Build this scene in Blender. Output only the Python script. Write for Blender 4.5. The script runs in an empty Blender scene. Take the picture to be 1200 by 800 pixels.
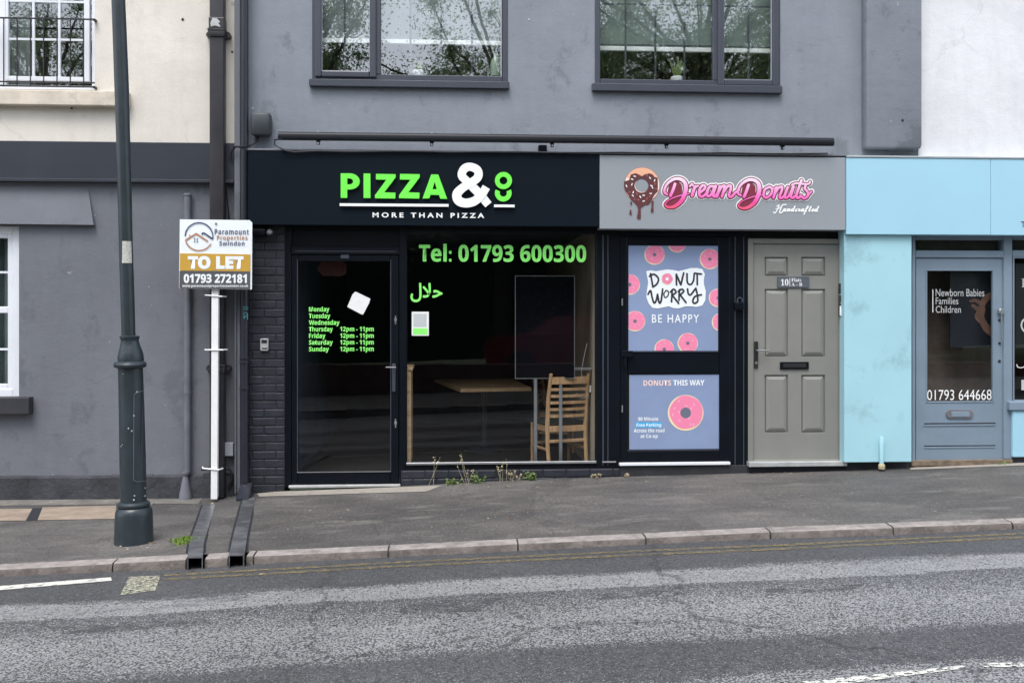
import bpy, bmesh, math, random
import numpy as np
from mathutils import Vector, Matrix
from mathutils.geometry import tessellate_polygon
random.seed(7)
S = bpy.context.scene
COL = S.collection
# ------------------------------------------------------------------ camera
F = 1150.0; YH = 365.0; A = math.radians(3.6); D = 9.2; HC = 1.6
cd = bpy.data.cameras.new('camera'); cam = bpy.data.objects.new('camera', cd); COL.objects.link(cam)
cam.location = (0, -D, HC); cam.rotation_euler = (math.pi/2, 0, -A)
cd.sensor_width = 36; cd.lens = 36*F/1200; cd.shift_y = -(400-YH)/1200; cd.clip_start = .05; cd.clip_end = 2000
S.camera = cam
# ------------------------------------------------------------------ world and sun (bright overcast)
SUN_EL, SUN_AZ = math.radians(62), math.radians(200)
w = bpy.data.worlds.new('World'); S.world = w; w.use_nodes = True
nt = w.node_tree; bg = nt.nodes['Background']
sky = nt.nodes.new('ShaderNodeTexSky'); sky.sky_type = 'NISHITA'; sky.sun_disc = False
sky.sun_elevation = SUN_EL; sky.sun_rotation = SUN_AZ; sky.air_density = 1.0; sky.dust_density = 2.0; sky.ozone_density = 1.0
hs = nt.nodes.new('ShaderNodeHueSaturation'); hs.inputs['Saturation'].default_value = .46
nt.links.new(sky.outputs[0], hs.inputs['Color']); nt.links.new(hs.outputs[0], bg.inputs[0])
bg.inputs[1].default_value = .14
sd = bpy.data.lights.new('sun', 'SUN'); sd.energy = .9; sd.angle = math.radians(28); sd.color = (1, .98, .96)
so = bpy.data.objects.new('sun', sd); COL.objects.link(so)
sv = Vector((math.cos(SUN_EL)*math.sin(SUN_AZ), math.cos(SUN_EL)*math.cos(SUN_AZ), math.sin(SUN_EL)))
so.rotation_euler = sv.to_track_quat('Z', 'Y').to_euler()
S.view_settings.view_transform = 'Standard'; S.view_settings.look = 'None'; S.view_settings.gamma = 1
S.view_settings.exposure = 1.40
S.cycles.transparent_max_bounces = 16; S.cycles.max_bounces = 8

# ------------------------------------------------------------------ pixel -> place
def ray(px, py):
    dx = (px-600)/F; return Vector((math.cos(A)*dx+math.sin(A), math.cos(A)-math.sin(A)*dx, (YH-py)/F))
def W(px, py, Y):
    d = ray(px, py); t = (Y+D)/d.y; return Vector((d.x*t, Y, HC+d.z*t))
def H(px, py, Z):
    d = ray(px, py); t = (Z-HC)/d.z; return Vector((d.x*t, -D+d.y*t, Z))
def PX(px, Y): return W(px, 400, Y).x
def lerp(a, b, t): return a+(b-a)*t
def interp(tab, x):
    if x <= tab[0][0]:
        return tab[0][1]+(x-tab[0][0])*(.018)
    if x >= tab[-1][0]: return tab[-1][1]+(x-tab[-1][0])*.022
    for (a, za), (b, zb) in zip(tab, tab[1:]):
        if x <= b: return lerp(za, zb, (x-a)/(b-a))
KY = -2.2; KF = KY-.125
wallp = [(p.x, p.z) for p in (W(x, y, 0) for x, y in ((-60, 586), (0, 585), (150, 584), (250, 583), (330, 575), (470, 569), (600, 562), (720, 558), (800, 556), (880, 553.5), (980, 550.5), (1068, 547), (1200, 541.5), (1300, 538)))]
kerbp = [(p.x, p.z) for p in (W(x, y, KY) for x, y in ((-60, 665), (0, 662), (132, 655), (218, 650.5), (297, 646), (455, 639), (607, 631.5), (757, 625), (903, 618), (1047, 613), (1187, 608), (1260, 605)))]
roadp = [(p.x, p.z) for p in (W(x, y, KF-.01) for x, y in ((-60, 679), (0, 676), (132, 670), (218, 667), (297, 661), (455, 653), (607, 645.5), (757, 638), (903, 631.5), (1047, 627), (1187, 620), (1260, 617)))]
def wz(x): return interp(wallp, x)
def kz(x): return interp(kerbp, x)
def rz(x): return interp(roadp, x)
def pave(x, y):
    return lerp(wz(x), kz(x), min(max(-y/2.2, 0), 1))
def road(x, y):
    d = -2.325-y
    return rz(x)+.018*min(d, 2.45)-.018*max(0, d-2.45)
def G(px, py, fn):
    d = ray(px, py); lo, hi = 2.0, 40.0
    for _ in range(50):
        t = (lo+hi)/2; p = Vector((0, -D, HC))+d*t
        if p.z > fn(p.x, p.y): lo = t
        else: hi = t
    return p
# ------------------------------------------------------------------ scene tree
LOC = {}
def ob(name, mesh, parent=None, loc=None):
    o = bpy.data.objects.new(name, mesh); COL.objects.link(o)
    if parent: o.parent = parent
    return o
def thing(name, label, cat, loc, group=None):
    o = bpy.data.objects.new(name, None); COL.objects.link(o); o.location = loc; o.empty_display_size = .2
    o['label'] = label; o['category'] = cat
    if group: o['group'] = group
    LOC[o.name] = Vector(loc); return o
def structure(name, loc=(0, 0, 0)):
    o = bpy.data.objects.new(name, None); COL.objects.link(o); o.location = loc; o['kind'] = 'structure'; LOC[o.name] = Vector(loc); return o
class M:
    def __init__(s): s.v = []; s.f = []; s.m = []; s.cur = 0
    def add(s, vs, fs):
        b = len(s.v); s.v += [Vector(v) for v in vs]
        for f in fs: s.f.append([i+b for i in f]); s.m.append(s.cur)
    def bm(s, bm):
        bm.verts.ensure_lookup_table(); bm.verts.index_update()
        s.add([v.co.copy() for v in bm.verts], [[v.index for v in f.verts] for f in bm.faces]); bm.free()
    def box(s, x0, x1, y0, y1, z0, z1, bev=0):
        x0, x1 = sorted((x0, x1)); y0, y1 = sorted((y0, y1)); z0, z1 = sorted((z0, z1))
        vs = [(x, y, z) for z in (z0, z1) for y in (y0, y1) for x in (x0, x1)]
        fs = [(0, 2, 3, 1), (4, 5, 7, 6), (0, 1, 5, 4), (2, 6, 7, 3), (0, 4, 6, 2), (1, 3, 7, 5)]
        if not bev: s.add(vs, fs); return
        bm = bmesh.new(); vv = [bm.verts.new(v) for v in vs]
        for f in fs: bm.faces.new([vv[i] for i in f])
        bev = min(bev, .45*min(x1-x0, y1-y0, z1-z0))
        bmesh.ops.bevel(bm, geom=list(bm.edges), offset=bev, segments=2 if bev > .006 else 1, profile=.5, affect='EDGES')
        s.bm(bm)
    def pbox(s, a, b, c, d, Yf, Yb, bev=0):   # pixel rectangle a,b - c,d seen at depth Yf
        x0 = W(a, (b+d)/2, Yf).x; x1 = W(c, (b+d)/2, Yf).x
        z1 = W((a+c)/2, b, Yf).z; z0 = W((a+c)/2, d, Yf).z
        s.box(x0, x1, Yf, Yb, z0, z1, bev); return (x0, x1, z0, z1)
    def tube(s, pts, r, n=10, caps=True):
        pts = [Vector(p) for p in pts]; rs = r if isinstance(r, (list, tuple)) else [r]*len(pts)
        rings = []; prev = None
        for i, p in enumerate(pts):
            d = (pts[min(i+1, len(pts)-1)]-pts[max(i-1, 0)]).normalized()
            if prev is None: u = d.orthogonal().normalized()
            else: u = (prev-d*prev.dot(d)).normalized()
            prev = u; v = d.cross(u)
            rings.append([p+(u*math.cos(2*math.pi*k/n)+v*math.sin(2*math.pi*k/n))*rs[i] for k in range(n)])
        vs = [q for rg in rings for q in rg]; fs = []
        for i in range(len(pts)-1):
            for k in range(n):
                a = i*n+k; b = i*n+(k+1) % n; fs.append((a, b, b+n, a+n))
        if caps: fs.append(tuple(range(n))[::-1]); fs.append(tuple((len(pts)-1)*n+k for k in range(n)))
        s.add(vs, fs)
    def lathe(s, c, prof, n=28):
        s.tube([(c[0], c[1], z) for r, z in prof], [r for r, z in prof], n)
    def poly(s, pts, Y0, Y1=None):            # outline as world (x,z) pairs facing the street, with optional thickness
        P = [Vector((p[0], p[1], 0)) for p in pts]
        tr = tessellate_polygon([P]); n = len(pts)
        def area(t): a, b, c = (P[i] for i in t); return (b-a).cross(c-a).z
        tr = [t if area(t) > 0 else t[::-1] for t in tr]
        s.add([(p.x, Y0, p.y) for p in P], tr)
        if Y1 is not None:
            sgn = sum(P[i].x*P[(i+1) % n].y-P[(i+1) % n].x*P[i].y for i in range(n))
            vs = [(p.x, Y0, p.y) for p in P]+[(p.x, Y1, p.y) for p in P]
            fs = [(i, i+n, (i+1) % n+n, (i+1) % n) for i in range(n)]
            if sgn < 0: fs = [f[::-1] for f in fs]
            s.add(vs, fs); s.add([(p.x, Y1, p.y) for p in P], [t[::-1] for t in tr])
    def ppoly(s, pts, Y0, Y1=None):
        s.poly([(q.x, q.z) for q in (W(x, y, Y0) for x, y in pts)], Y0, Y1)
    def stroke(s, pts, wd, Y, dy=.0006, seg=6, cap=True):   # brush stroke in pixels, width(s) in pixels
        ws = wd if isinstance(wd, (list, tuple)) else [wd]*len(pts)
        P = [Vector((p[0], p[1])) for p in pts]; C = []; R = []
        if len(P) == 2: C = [P[0].lerp(P[1], t/3) for t in range(4)]; R = [lerp(ws[0], ws[1], t/3) for t in range(4)]
        else:
            Q = [P[0]*2-P[1]]+P+[P[-1]*2-P[-2]]
            for i in range(1, len(Q)-2):
                for k in range(seg):
                    t = k/seg; a, b, c, d = Q[i-1:i+3]
                    C.append(.5*((2*b)+(c-a)*t+(2*a-5*b+4*c-d)*t*t+(3*b-a-3*c+d)*t**3)); R.append(lerp(ws[i-1], ws[i], t))
            C.append(P[-1]); R.append(ws[-1])
        L = []; Rr = []; n = len(C)
        for i in range(n):
            t = (C[min(i+1, n-1)]-C[max(i-1, 0)])
            if t.length < 1e-6: t = Vector((1, 0))
            t.normalize(); nn = Vector((-t.y, t.x))*R[i]/2
            yy = Y-dy*i/n
            L.append(W(*(C[i]+nn), yy)); Rr.append(W(*(C[i]-nn), yy))
        s.add(L+Rr, [(i, i+1, n+i+1, n+i) for i in range(n-1)])
        if cap:
            for j, e in ((0, 0), (n-1, 1)):
                yy = Y-dy*(1.05 if e else -.05); c = C[j]; r = R[j]/2
                s.add([W(c.x+r*math.cos(k*math.pi/6), c.y+r*math.sin(k*math.pi/6), yy) for k in range(12)], [tuple(range(12))])
    def disc(s, cx, cy, r, Y, n=28, clip=None, ry=None, Y1=None):
        pts = [(cx+r*math.cos(2*math.pi*k/n), cy+(ry or r)*math.sin(2*math.pi*k/n)) for k in range(n)]
        if clip: pts = clipr(pts, clip)
        if len(pts) > 2: s.ppoly(pts, Y, Y1)
    def ring(s, cx, cy, ri, ro, Y, a0=0, a1=360, n=36, Y1=None):
        if Y1 is None:
            o = []; 
            for k in range(n+1):
                a = math.radians(lerp(a0, a1, k/n)); o.append(W(cx+ri*math.cos(a), cy-ri*math.sin(a), Y)); o.append(W(cx+ro*math.cos(a), cy-ro*math.sin(a), Y))
            s.add(o, [(2*k, 2*k+1, 2*k+3, 2*k+2) for k in range(n)]); return
        for k in range(n):
            q = []
            for a in (lerp(a0, a1, k/n), lerp(a0, a1, (k+1)/n)):
                a = math.radians(a); q.append([W(cx+r*math.cos(a), cy-r*math.sin(a), Y) for r in (ri, ro)])
            b = [[Vector((p.x, Y1, p.z)) for p in r] for r in q]
            s.add(q[0]+q[1]+b[0]+b[1], [(0, 1, 3, 2), (0, 2, 6, 4), (1, 5, 7, 3)])
    def build(s, name, mats, parent=None, smooth=False, loc=None, kind=None):
        if not isinstance(mats, (list, tuple)): mats = [mats]
        base = Vector((0, 0, 0)); p = parent
        if parent: base = LOC[parent.name]
        elif loc is not None: base = Vector(loc)
        me = bpy.data.meshes.new(name); me.from_pydata([v-base for v in s.v], [], s.f)
        for m in mats: me.materials.append(m)
        if len(mats) > 1: me.polygons.foreach_set('material_index', s.m)
        if smooth:
            me.polygons.foreach_set('use_smooth', [True]*len(me.polygons))
            me.set_sharp_from_angle(angle=math.radians(38))
        me.update(); o = ob(name, me, parent); LOC[o.name] = base
        if not parent: o.location = base
        if kind: o['kind'] = kind
        return o
def clipr(pts, r):
    x0, y0, x1, y1 = r
    for ax, v, sg in ((0, x0, 1), (0, x1, -1), (1, y0, 1), (1, y1, -1)):
        out = []; n = len(pts)
        for i in range(n):
            a, b = pts[i], pts[(i+1) % n]; ia = sg*(a[ax]-v) >= 0; ib = sg*(b[ax]-v) >= 0
            if ia: out.append(a)
            if ia != ib:
                t = (v-a[ax])/(b[ax]-a[ax]); out.append((lerp(a[0], b[0], t), lerp(a[1], b[1], t)))
        pts = out
        if not pts: return []
    return pts
def tag(o, label, cat, group=None):
    o['label'] = label; o['category'] = cat
    if group: o['group'] = group
    return o
# ------------------------------------------------------------------ materials
def rgb(r, g, b):
    f = lambda c: (c/255/12.92) if c/255 <= .04045 else ((c/255+.055)/1.055)**2.4
    return (f(r), f(g), f(b), 1)
def mul(c, k): return (c[0]*k, c[1]*k, c[2]*k, 1)
def newm(name):
    m = bpy.data.materials.new(name); m.use_nodes = True; return m, m.node_tree, m.node_tree.nodes['Principled BSDF']
def N(t, k, **kw):
    n = t.nodes.new('ShaderNode'+k)
    for a, v in kw.items():
        if a in n.bl_rna.properties: setattr(n, a, v)
        else: n.inputs[a.replace('_', ' ')].default_value = v
    return n
def noise(t, scale, detail=4, rough=.55, vec=None, sc=(1, 1, 1)):
    g = N(t, 'NewGeometry'); mp = N(t, 'Mapping'); mp.inputs['Scale'].default_value = sc
    t.links.new(vec or g.outputs['Position'], mp.inputs[0])
    n = N(t, 'TexNoise', Scale=scale, Detail=detail, Roughness=rough); t.links.new(mp.outputs[0], n.inputs[0]); return n
def ramp(t, src, stops, interp='LINEAR'):
    r = N(t, 'ValToRGB'); r.color_ramp.interpolation = interp; e = r.color_ramp.elements
    while len(e) < len(stops): e.new(.5)
    for el, (p, c) in zip(e, stops):
        el.position = p; el.color = c if isinstance(c, tuple) else (c, c, c, 1)
    t.links.new(src, r.inputs[0]); return r
def mixc(t, fac, a, b, mode='MIX'):
    n = N(t, 'Mix', data_type='RGBA', blend_type=mode)
    for i, v in ((0, fac), (6, a), (7, b)):
        if isinstance(v, (int, float)): n.inputs[i].default_value = v
        elif isinstance(v, tuple): n.inputs[i].default_value = v
        else: t.links.new(v, n.inputs[i])
    return n.outputs[2]
def paint(name, c, rough=.55, var=.12, vs=1.6, bump=.15, bs=60, spec=.5, metal=0, stain=None, coat=0, dist=.004):
    m, t, b = newm(name)
    n = noise(t, vs, 6, .62); r = ramp(t, n.outputs[0], [(.3, 1-var), (.7, 1+var)])
    col = mixc(t, 1.0, c, r.outputs[0], 'MULTIPLY')
    if stain:
        sc, amt, thr = stain
        n2 = noise(t, sc, 8, .7); r2 = ramp(t, n2.outputs[0], [(thr, 0.0), (thr+.12, 1.0)])
        mm = N(t, 'Math', operation='MULTIPLY'); mm.inputs[1].default_value = amt; t.links.new(r2.outputs[0], mm.inputs[0])
        col = mixc(t, mm.outputs[0], col, mul(c, .55))
    t.links.new(col, b.inputs['Base Color'])
    b.inputs['Roughness'].default_value = rough; b.inputs['Specular IOR Level'].default_value = spec; b.inputs['Metallic'].default_value = metal
    b.inputs['Coat Weight'].default_value = coat
    if bump:
        n3 = noise(t, bs, 5, .6); bp = N(t, 'Bump', Strength=bump, Distance=dist); t.links.new(n3.outputs[0], bp.inputs['Height']); t.links.new(bp.outputs[0], b.inputs['Normal'])
    return m
def render_paint(name, c, patch=None, pamt=.25, rough=.8, bump=.35):     # painted render wall: trowel waves, hairline cracks, stains
    m, t, b = newm(name)
    n = noise(t, .9, 7, .65); r = ramp(t, n.outputs[0], [(.28, .86), (.72, 1.12)])
    col = mixc(t, 1.0, c, r.outputs[0], 'MULTIPLY')
    n2 = noise(t, 2.2, 8, .72, sc=(1, 1, .8)); r2 = ramp(t, n2.outputs[0], [(.56, 0.0), (.63, 1.0)])
    mm = N(t, 'Math', operation='MULTIPLY'); mm.inputs[1].default_value = pamt; t.links.new(r2.outputs[0], mm.inputs[0])
    col = mixc(t, mm.outputs[0], col, patch or mul(c, .7))
    n5 = noise(t, 3.0, 5, .6, sc=(3.5, 1, .35)); r5 = ramp(t, n5.outputs[0], [(.35, .975), (.65, 1.02)])
    col = mixc(t, 1.0, col, r5.outputs[0], 'MULTIPLY')
    # small chips where the paint is gone
    n6 = noise(t, 14, 3, .6); r6 = ramp(t, n6.outputs[0], [(.72, 0.0), (.735, 1.0)])
    mm6 = N(t, 'Math', operation='MULTIPLY'); mm6.inputs[1].default_value = .5; t.links.new(r6.outputs[0], mm6.inputs[0])
    col = mixc(t, mm6.outputs[0], col, (.5, .5, .48, 1))
    # cracks
    g = N(t, 'NewGeometry'); nd = noise(t, 2.5, 4); ad = N(t, 'VectorMath', operation='MULTIPLY_ADD')
    t.links.new(nd.outputs['Color'], ad.inputs[0]); ad.inputs[1].default_value = (.5, .5, .5); t.links.new(g.outputs['Position'], ad.inputs[2])
    v = N(t, 'TexVoronoi', feature='DISTANCE_TO_EDGE', Scale=.55); t.links.new(ad.outputs[0], v.inputs[0])
    rc = ramp(t, v.outputs[0], [(0.0, 1.0), (.006, 0.0)])
    n7 = noise(t, .8, 2); r7 = ramp(t, n7.outputs[0], [(.5, 0.0), (.56, .25)])
    mk = N(t, 'Math', operation='MULTIPLY'); t.links.new(rc.outputs[0], mk.inputs[0]); t.links.new(r7.outputs[0], mk.inputs[1])
    col = mixc(t, mk.outputs[0], col, mul(c, .55))
    t.links.new(col, b.inputs['Base Color']); b.inputs['Roughness'].default_value = rough; b.inputs['Specular IOR Level'].default_value = .3
    n3 = noise(t, 5, 6, .6); n4 = noise(t, 70, 4, .6)
    a = N(t, 'Math', operation='MULTIPLY_ADD'); t.links.new(n3.outputs[0], a.inputs[0]); a.inputs[1].default_value = 3.5; t.links.new(n4.outputs[0], a.inputs[2])
    bp = N(t, 'Bump', Strength=bump, Distance=.006); t.links.new(a.outputs[0], bp.inputs['Height']); t.links.new(bp.outputs[0], b.inputs['Normal'])
    return m
def glassm(name, refl, tint=(1, 1, 1, 1), wave=0.0, rough=.012):
    m = bpy.data.materials.new(name); m.use_nodes = True; t = m.node_tree; t.nodes.clear()
    out = N(t, 'OutputMaterial'); mx = N(t, 'MixShader'); tr = N(t, 'BsdfTransparent', Color=tint); gl = N(t, 'BsdfGlossy', Roughness=rough)
    gg = N(t, 'NewGeometry'); dt = N(t, 'VectorMath', operation='DOT_PRODUCT'); t.links.new(gg.outputs['Incoming'], dt.inputs[0]); t.links.new(gg.outputs['True Normal'], dt.inputs[1])
    ab = N(t, 'Math', operation='ABSOLUTE'); t.links.new(dt.outputs['Value'], ab.inputs[0]); om = N(t, 'Math', operation='SUBTRACT', use_clamp=True); om.inputs[0].default_value = 1; t.links.new(ab.outputs[0], om.inputs[1])
    pw = N(t, 'Math', operation='POWER'); t.links.new(om.outputs[0], pw.inputs[0]); pw.inputs[1].default_value = 5
    mu = N(t, 'Math', operation='MULTIPLY_ADD', use_clamp=True); mu.inputs[1].default_value = 1-refl; mu.inputs[2].default_value = refl; t.links.new(pw.outputs[0], mu.inputs[0]); t.links.new(mu.outputs[0], mx.inputs[0]); t.links.new(tr.outputs[0], mx.inputs[1]); t.links.new(gl.outputs[0], mx.inputs[2]); t.links.new(mx.outputs[0], out.inputs[0])
    if wave:
        n = noise(t, 2.0, 2); bp = N(t, 'Bump', Strength=wave, Distance=.01); t.links.new(n.outputs[0], bp.inputs['Height']); t.links.new(bp.outputs[0], gl.inputs['Normal'])
    return m
def wood(name, c1, c2, sc=(30, 30, 2)):
    m, t, b = newm(name); n = noise(t, 1.5, 6, .6, sc=sc); r = ramp(t, n.outputs[0], [(.35, c1), (.65, c2)])
    t.links.new(r.outputs[0], b.inputs['Base Color']); b.inputs['Roughness'].default_value = .4; return m

m_cream = render_paint('cream_render', (.68, .635, .565, 1), (.45, .40, .33, 1), .22)
m_lgrey = render_paint('slate_grey_render', (.150, .159, .180, 1), (.105, .111, .127, 1), .6)
m_grey = render_paint('mid_grey_render', (.226, .247, .280, 1), (.150, .162, .182, 1), .75)
m_white = render_paint('white_render', (.665, .67, .685, 1), (.55, .56, .58, 1), .25)
m_plinth = paint('plinth_cement', (.045, .047, .055, 1), .9, .4, 4, .9, 25, stain=(7, .6, .5), dist=.012)
m_band = paint('navy_grey_gloss_paint', (.022, .027, .038, 1), .45, .15, 2, .12, 20)
m_black = paint('black_frame_paint', (.0032, .0052, .0088, 1), .34, .25, 3, .06, 40, spec=.2)
m_fasciab = paint('black_sign_panel', (.003, .0070, .0125, 1), .5, .12, 1.5, .03, 30, spec=.12)
m_fasciag = paint('grey_sign_panel', (.27, .292, .315, 1), .45, .05, .8, .03, 20, metal=.0)
m_blue = paint('pale_blue_paint', (.33, .575, .70, 1), .45, .03, 1.2, .06, 25)
m_bluep = paint('pale_blue_pilaster_paint', (.355, .60, .67, 1), .45, .04, 1.5, .08, 25, stain=(2.6, .45, .55))
m_frameg = paint('anthracite_frame', (.046, .052, .070, 1), .38, .06, 2, 0)
m_whitef = paint('white_upvc', (.72, .74, .78, 1), .3, .05, 2, 0)
m_sillc = paint('stone_sill', (.60, .53, .44, 1), .8, .15, 5, .4, 50, stain=(6, .4, .52))
m_silld = paint('dark_sill_paint', (.03, .03, .037, 1), .6, .2, 4, .3, 40)
m_dpipe = paint('brown_black_pipe', (.028, .026, .031, 1), .45, .25, 5, .2, 30, stain=(9, .4, .6))
m_gpipe = paint('grey_pipe', (.135, .143, .165, 1), .5, .2, 5, .2, 30)
m_bpipe = paint('dark_blue_black_pipe', (.018, .021, .03, 1), .35, .2, 5, .1, 30)
m_brick = paint('black_painted_brick', (.0175, .0205, .029, 1), .5, .3, 9, .7, 45, dist=.006)
m_mortar = paint('black_mortar', (.015, .0165, .022, 1), .85, .3, 9, .6, 60)
m_gdoor = paint('stone_grey_door', (.215, .215, .195, 1), .5, .06, 3, .25, 160, dist=.001)
m_gframe = paint('stone_grey_frame', (.20, .196, .175, 1), .4, .05, 3, 0)
m_bdoor = paint('blue_grey_door_paint', (.185, .245, .305, 1), .4, .08, 3, .1, 40)
m_cill = paint('pale_aluminium', (.42, .43, .42, 1), .4, .2, 8, .1, 40, metal=.2)
m_alu = paint('brushed_aluminium', (.45, .46, .47, 1), .3, .1, 8, 0, metal=.8)
m_post = paint('green_black_lamp_paint', (.024, .034, .041, 1), .36, .25, 6, .25, 35, stain=(20, .4, .62))
m_chip = paint('bare_primer', (.45, .46, .45, 1), .7, .2, 10, 0)
m_wpole = paint('white_timber_pole', (.80, .80, .80, 1), .6, .06, 6, .1, 40)
m_gal = paint('galvanised_steel', (.155, .16, .17, 1), .33, .4, 9, .2, 50, metal=.35, stain=(5, .8, .48))
m_void = paint('dark_void', (.003, .003, .003, 1), .9, 0, 1, 0)
m_g1 = glassm('shop_glass', .05, (.90, .93, .94, 1), .03)
m_g2 = glassm('upper_glass', .25, (.96, .99, .98, 1), .06, .012)
m_g3 = glassm('door_glass', .09, (.85, .87, .87, 1), .02)
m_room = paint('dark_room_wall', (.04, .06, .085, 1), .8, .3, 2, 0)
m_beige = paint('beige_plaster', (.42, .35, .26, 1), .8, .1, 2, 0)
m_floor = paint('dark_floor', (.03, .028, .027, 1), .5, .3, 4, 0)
m_oak = wood('oak_wood', (.36, .205, .10, 1), (.54, .34, .18, 1))
m_oak2 = wood('pale_table_wood', (.50, .31, .16, 1), (.66, .45, .26, 1), (2, 30, 30))
m_green = paint('lime_green_letter', (.17, .84, .08, 1), .4, .03, 3, 0)
m_vgreen = paint('lime_green_vinyl', (.26, .88, .17, 1), .5, .05, 8, 0)
m_wl = paint('white_lettering', (.85, .86, .85, 1), .45, .02, 3, 0)
m_paper = paint('white_paper', (.78, .79, .77, 1), .7, .05, 20, .3, 8)
m_cable = paint('black_cable', (.012, .012, .014, 1), .5, .1, 4, 0)
def flat(name, c, rough=.5): return paint(name, c, rough, .03, 6, 0)
# road
def road_mat():
    m, t, b = newm('worn_asphalt_road')
    g = N(t, 'NewGeometry'); sx = N(t, 'SeparateXYZ'); t.links.new(g.outputs['Position'], sx.inputs[0])
    nn = noise(t, 1.3, 7, .78, sc=(.3, 1, 1)); 
    a = N(t, 'Math', operation='MULTIPLY_ADD'); t.links.new(sx.outputs[0], a.inputs[0]); a.inputs[1].default_value = -.008; t.links.new(sx.outputs[1], a.inputs[2])
    a2 = N(t, 'Math', operation='MULTIPLY_ADD'); t.links.new(nn.outputs[0], a2.inputs[0]); a2.inputs[1].default_value = .5; t.links.new(a.outputs[0], a2.inputs[2])
    mr = N(t, 'MapRange'); t.links.new(a2.outputs[0], mr.inputs[0]); mr.inputs[1].default_value = -7.0; mr.inputs[2].default_value = -2.0
    def p(y): return (y+.25+7)/5
    # amount of polished pale stone showing
    band = ramp(t, mr.outputs[0], [(p(-7), .35), (p(-6), .8), (p(-5.2), .9), (p(-4.98), .75), (p(-4.9), .28), (p(-4.50), .22), (p(-4.38), .72), (p(-3.95), .85), (p(-3.55), .55), (p(-3.42), .45), (p(-3.38), 1.0), (p(-3.12), 1.0), (p(-3.0), .22), (p(-2.35), .1)])
    # stones
    nd = noise(t, 60, 2); vadd = N(t, 'VectorMath', operation='MULTIPLY_ADD'); t.links.new(nd.outputs['Color'], vadd.inputs[0]); vadd.inputs[1].default_value = (.012, .012, .012); t.links.new(g.outputs['Position'], vadd.inputs[2])
    v = N(t, 'TexVoronoi', feature='F1', Scale=85, Randomness=1); t.links.new(vadd.outputs[0], v.inputs[0])
    n8 = noise(t, 48, 5, .75, sc=(.8, 1, 1)); 
    # gap mask: 1 in dark gaps
    s1 = N(t, 'Math', operation='MULTIPLY_ADD'); t.links.new(v.outputs['Distance'], s1.inputs[0]); s1.inputs[1].default_value = .75; t.links.new(n8.outputs[0], s1.inputs[2])
    s2 = N(t, 'Math', operation='MULTIPLY_ADD'); t.links.new(band.outputs[0], s2.inputs[0]); s2.inputs[1].default_value = -.50; t.links.new(s1.outputs[0], s2.inputs[2])
    gap = ramp(t, s2.outputs[0], [(.43, 0.0), (.60, 1.0)])
    vc = N(t, 'SeparateColor'); t.links.new(v.outputs['Color'], vc.inputs[0])
    st = ramp(t, vc.outputs[0], [(0.0, (.235, .235, .238, 1)), (.7, (.265, .265, .268, 1)), (1.0, (.31, .31, .31, 1))])
    da = ramp(t, vc.outputs[1], [(0.0, (.035, .036, .039, 1)), (1.0, (.09, .091, .096, 1))])
    base = mixc(t, gap.outputs[0], st.outputs[0], da.outputs[0])
    bb = ramp(t, band.outputs[0], [(0.0, .85), (.5, 1.0)])
    base = mixc(t, 1.0, base, bb.outputs[0], 'MULTIPLY')
    big = noise(t, .7, 6, .7); rb = ramp(t, big.outputs[0], [(.3, .82), (.7, 1.15)])
    base = mixc(t, 1.0, base, rb.outputs[0], 'MULTIPLY')
    # crack
    nx = noise(t, 2.2, 5, .7); vx = N(t, 'VectorMath', operation='MULTIPLY_ADD'); t.links.new(nx.outputs['Color'], vx.inputs[0]); vx.inputs[1].default_value = (.6, .6, 0); t.links.new(g.outputs['Position'], vx.inputs[2])
    vv = N(t, 'TexVoronoi', feature='DISTANCE_TO_EDGE', Scale=.33); t.links.new(vx.outputs[0], vv.inputs[0]); rc = ramp(t, vv.outputs[0], [(0.0, .6), (.008, 0.0)])
    base = mixc(t, rc.outputs[0], base, (.02, .02, .022, 1))
    # bitumen seepage blotches
    n9 = noise(t, 1.7, 7, .7, sc=(.5, 1.6, 1)); r9 = ramp(t, n9.outputs[0], [(.60, 0.0), (.68, .6)])
    base = mixc(t, r9.outputs[0], base, (.045, .046, .052, 1))
    t.links.new(base, b.inputs['Base Color']); 
    rr = ramp(t, band.outputs[0], [(0.0, .75), (1.0, .5)]); t.links.new(rr.outputs[0], b.inputs['Roughness'])
    h = N(t, 'Math', operation='MULTIPLY_ADD'); t.links.new(gap.outputs[0], h.inputs[0]); h.inputs[1].default_value = -1; t.links.new(n8.outputs[0], h.inputs[2])
    bp = N(t, 'Bump', Strength=.55, Distance=.006); t.links.new(h.outputs[0], bp.inputs['Height']); t.links.new(bp.outputs[0], b.inputs['Normal'])
    return m
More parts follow.
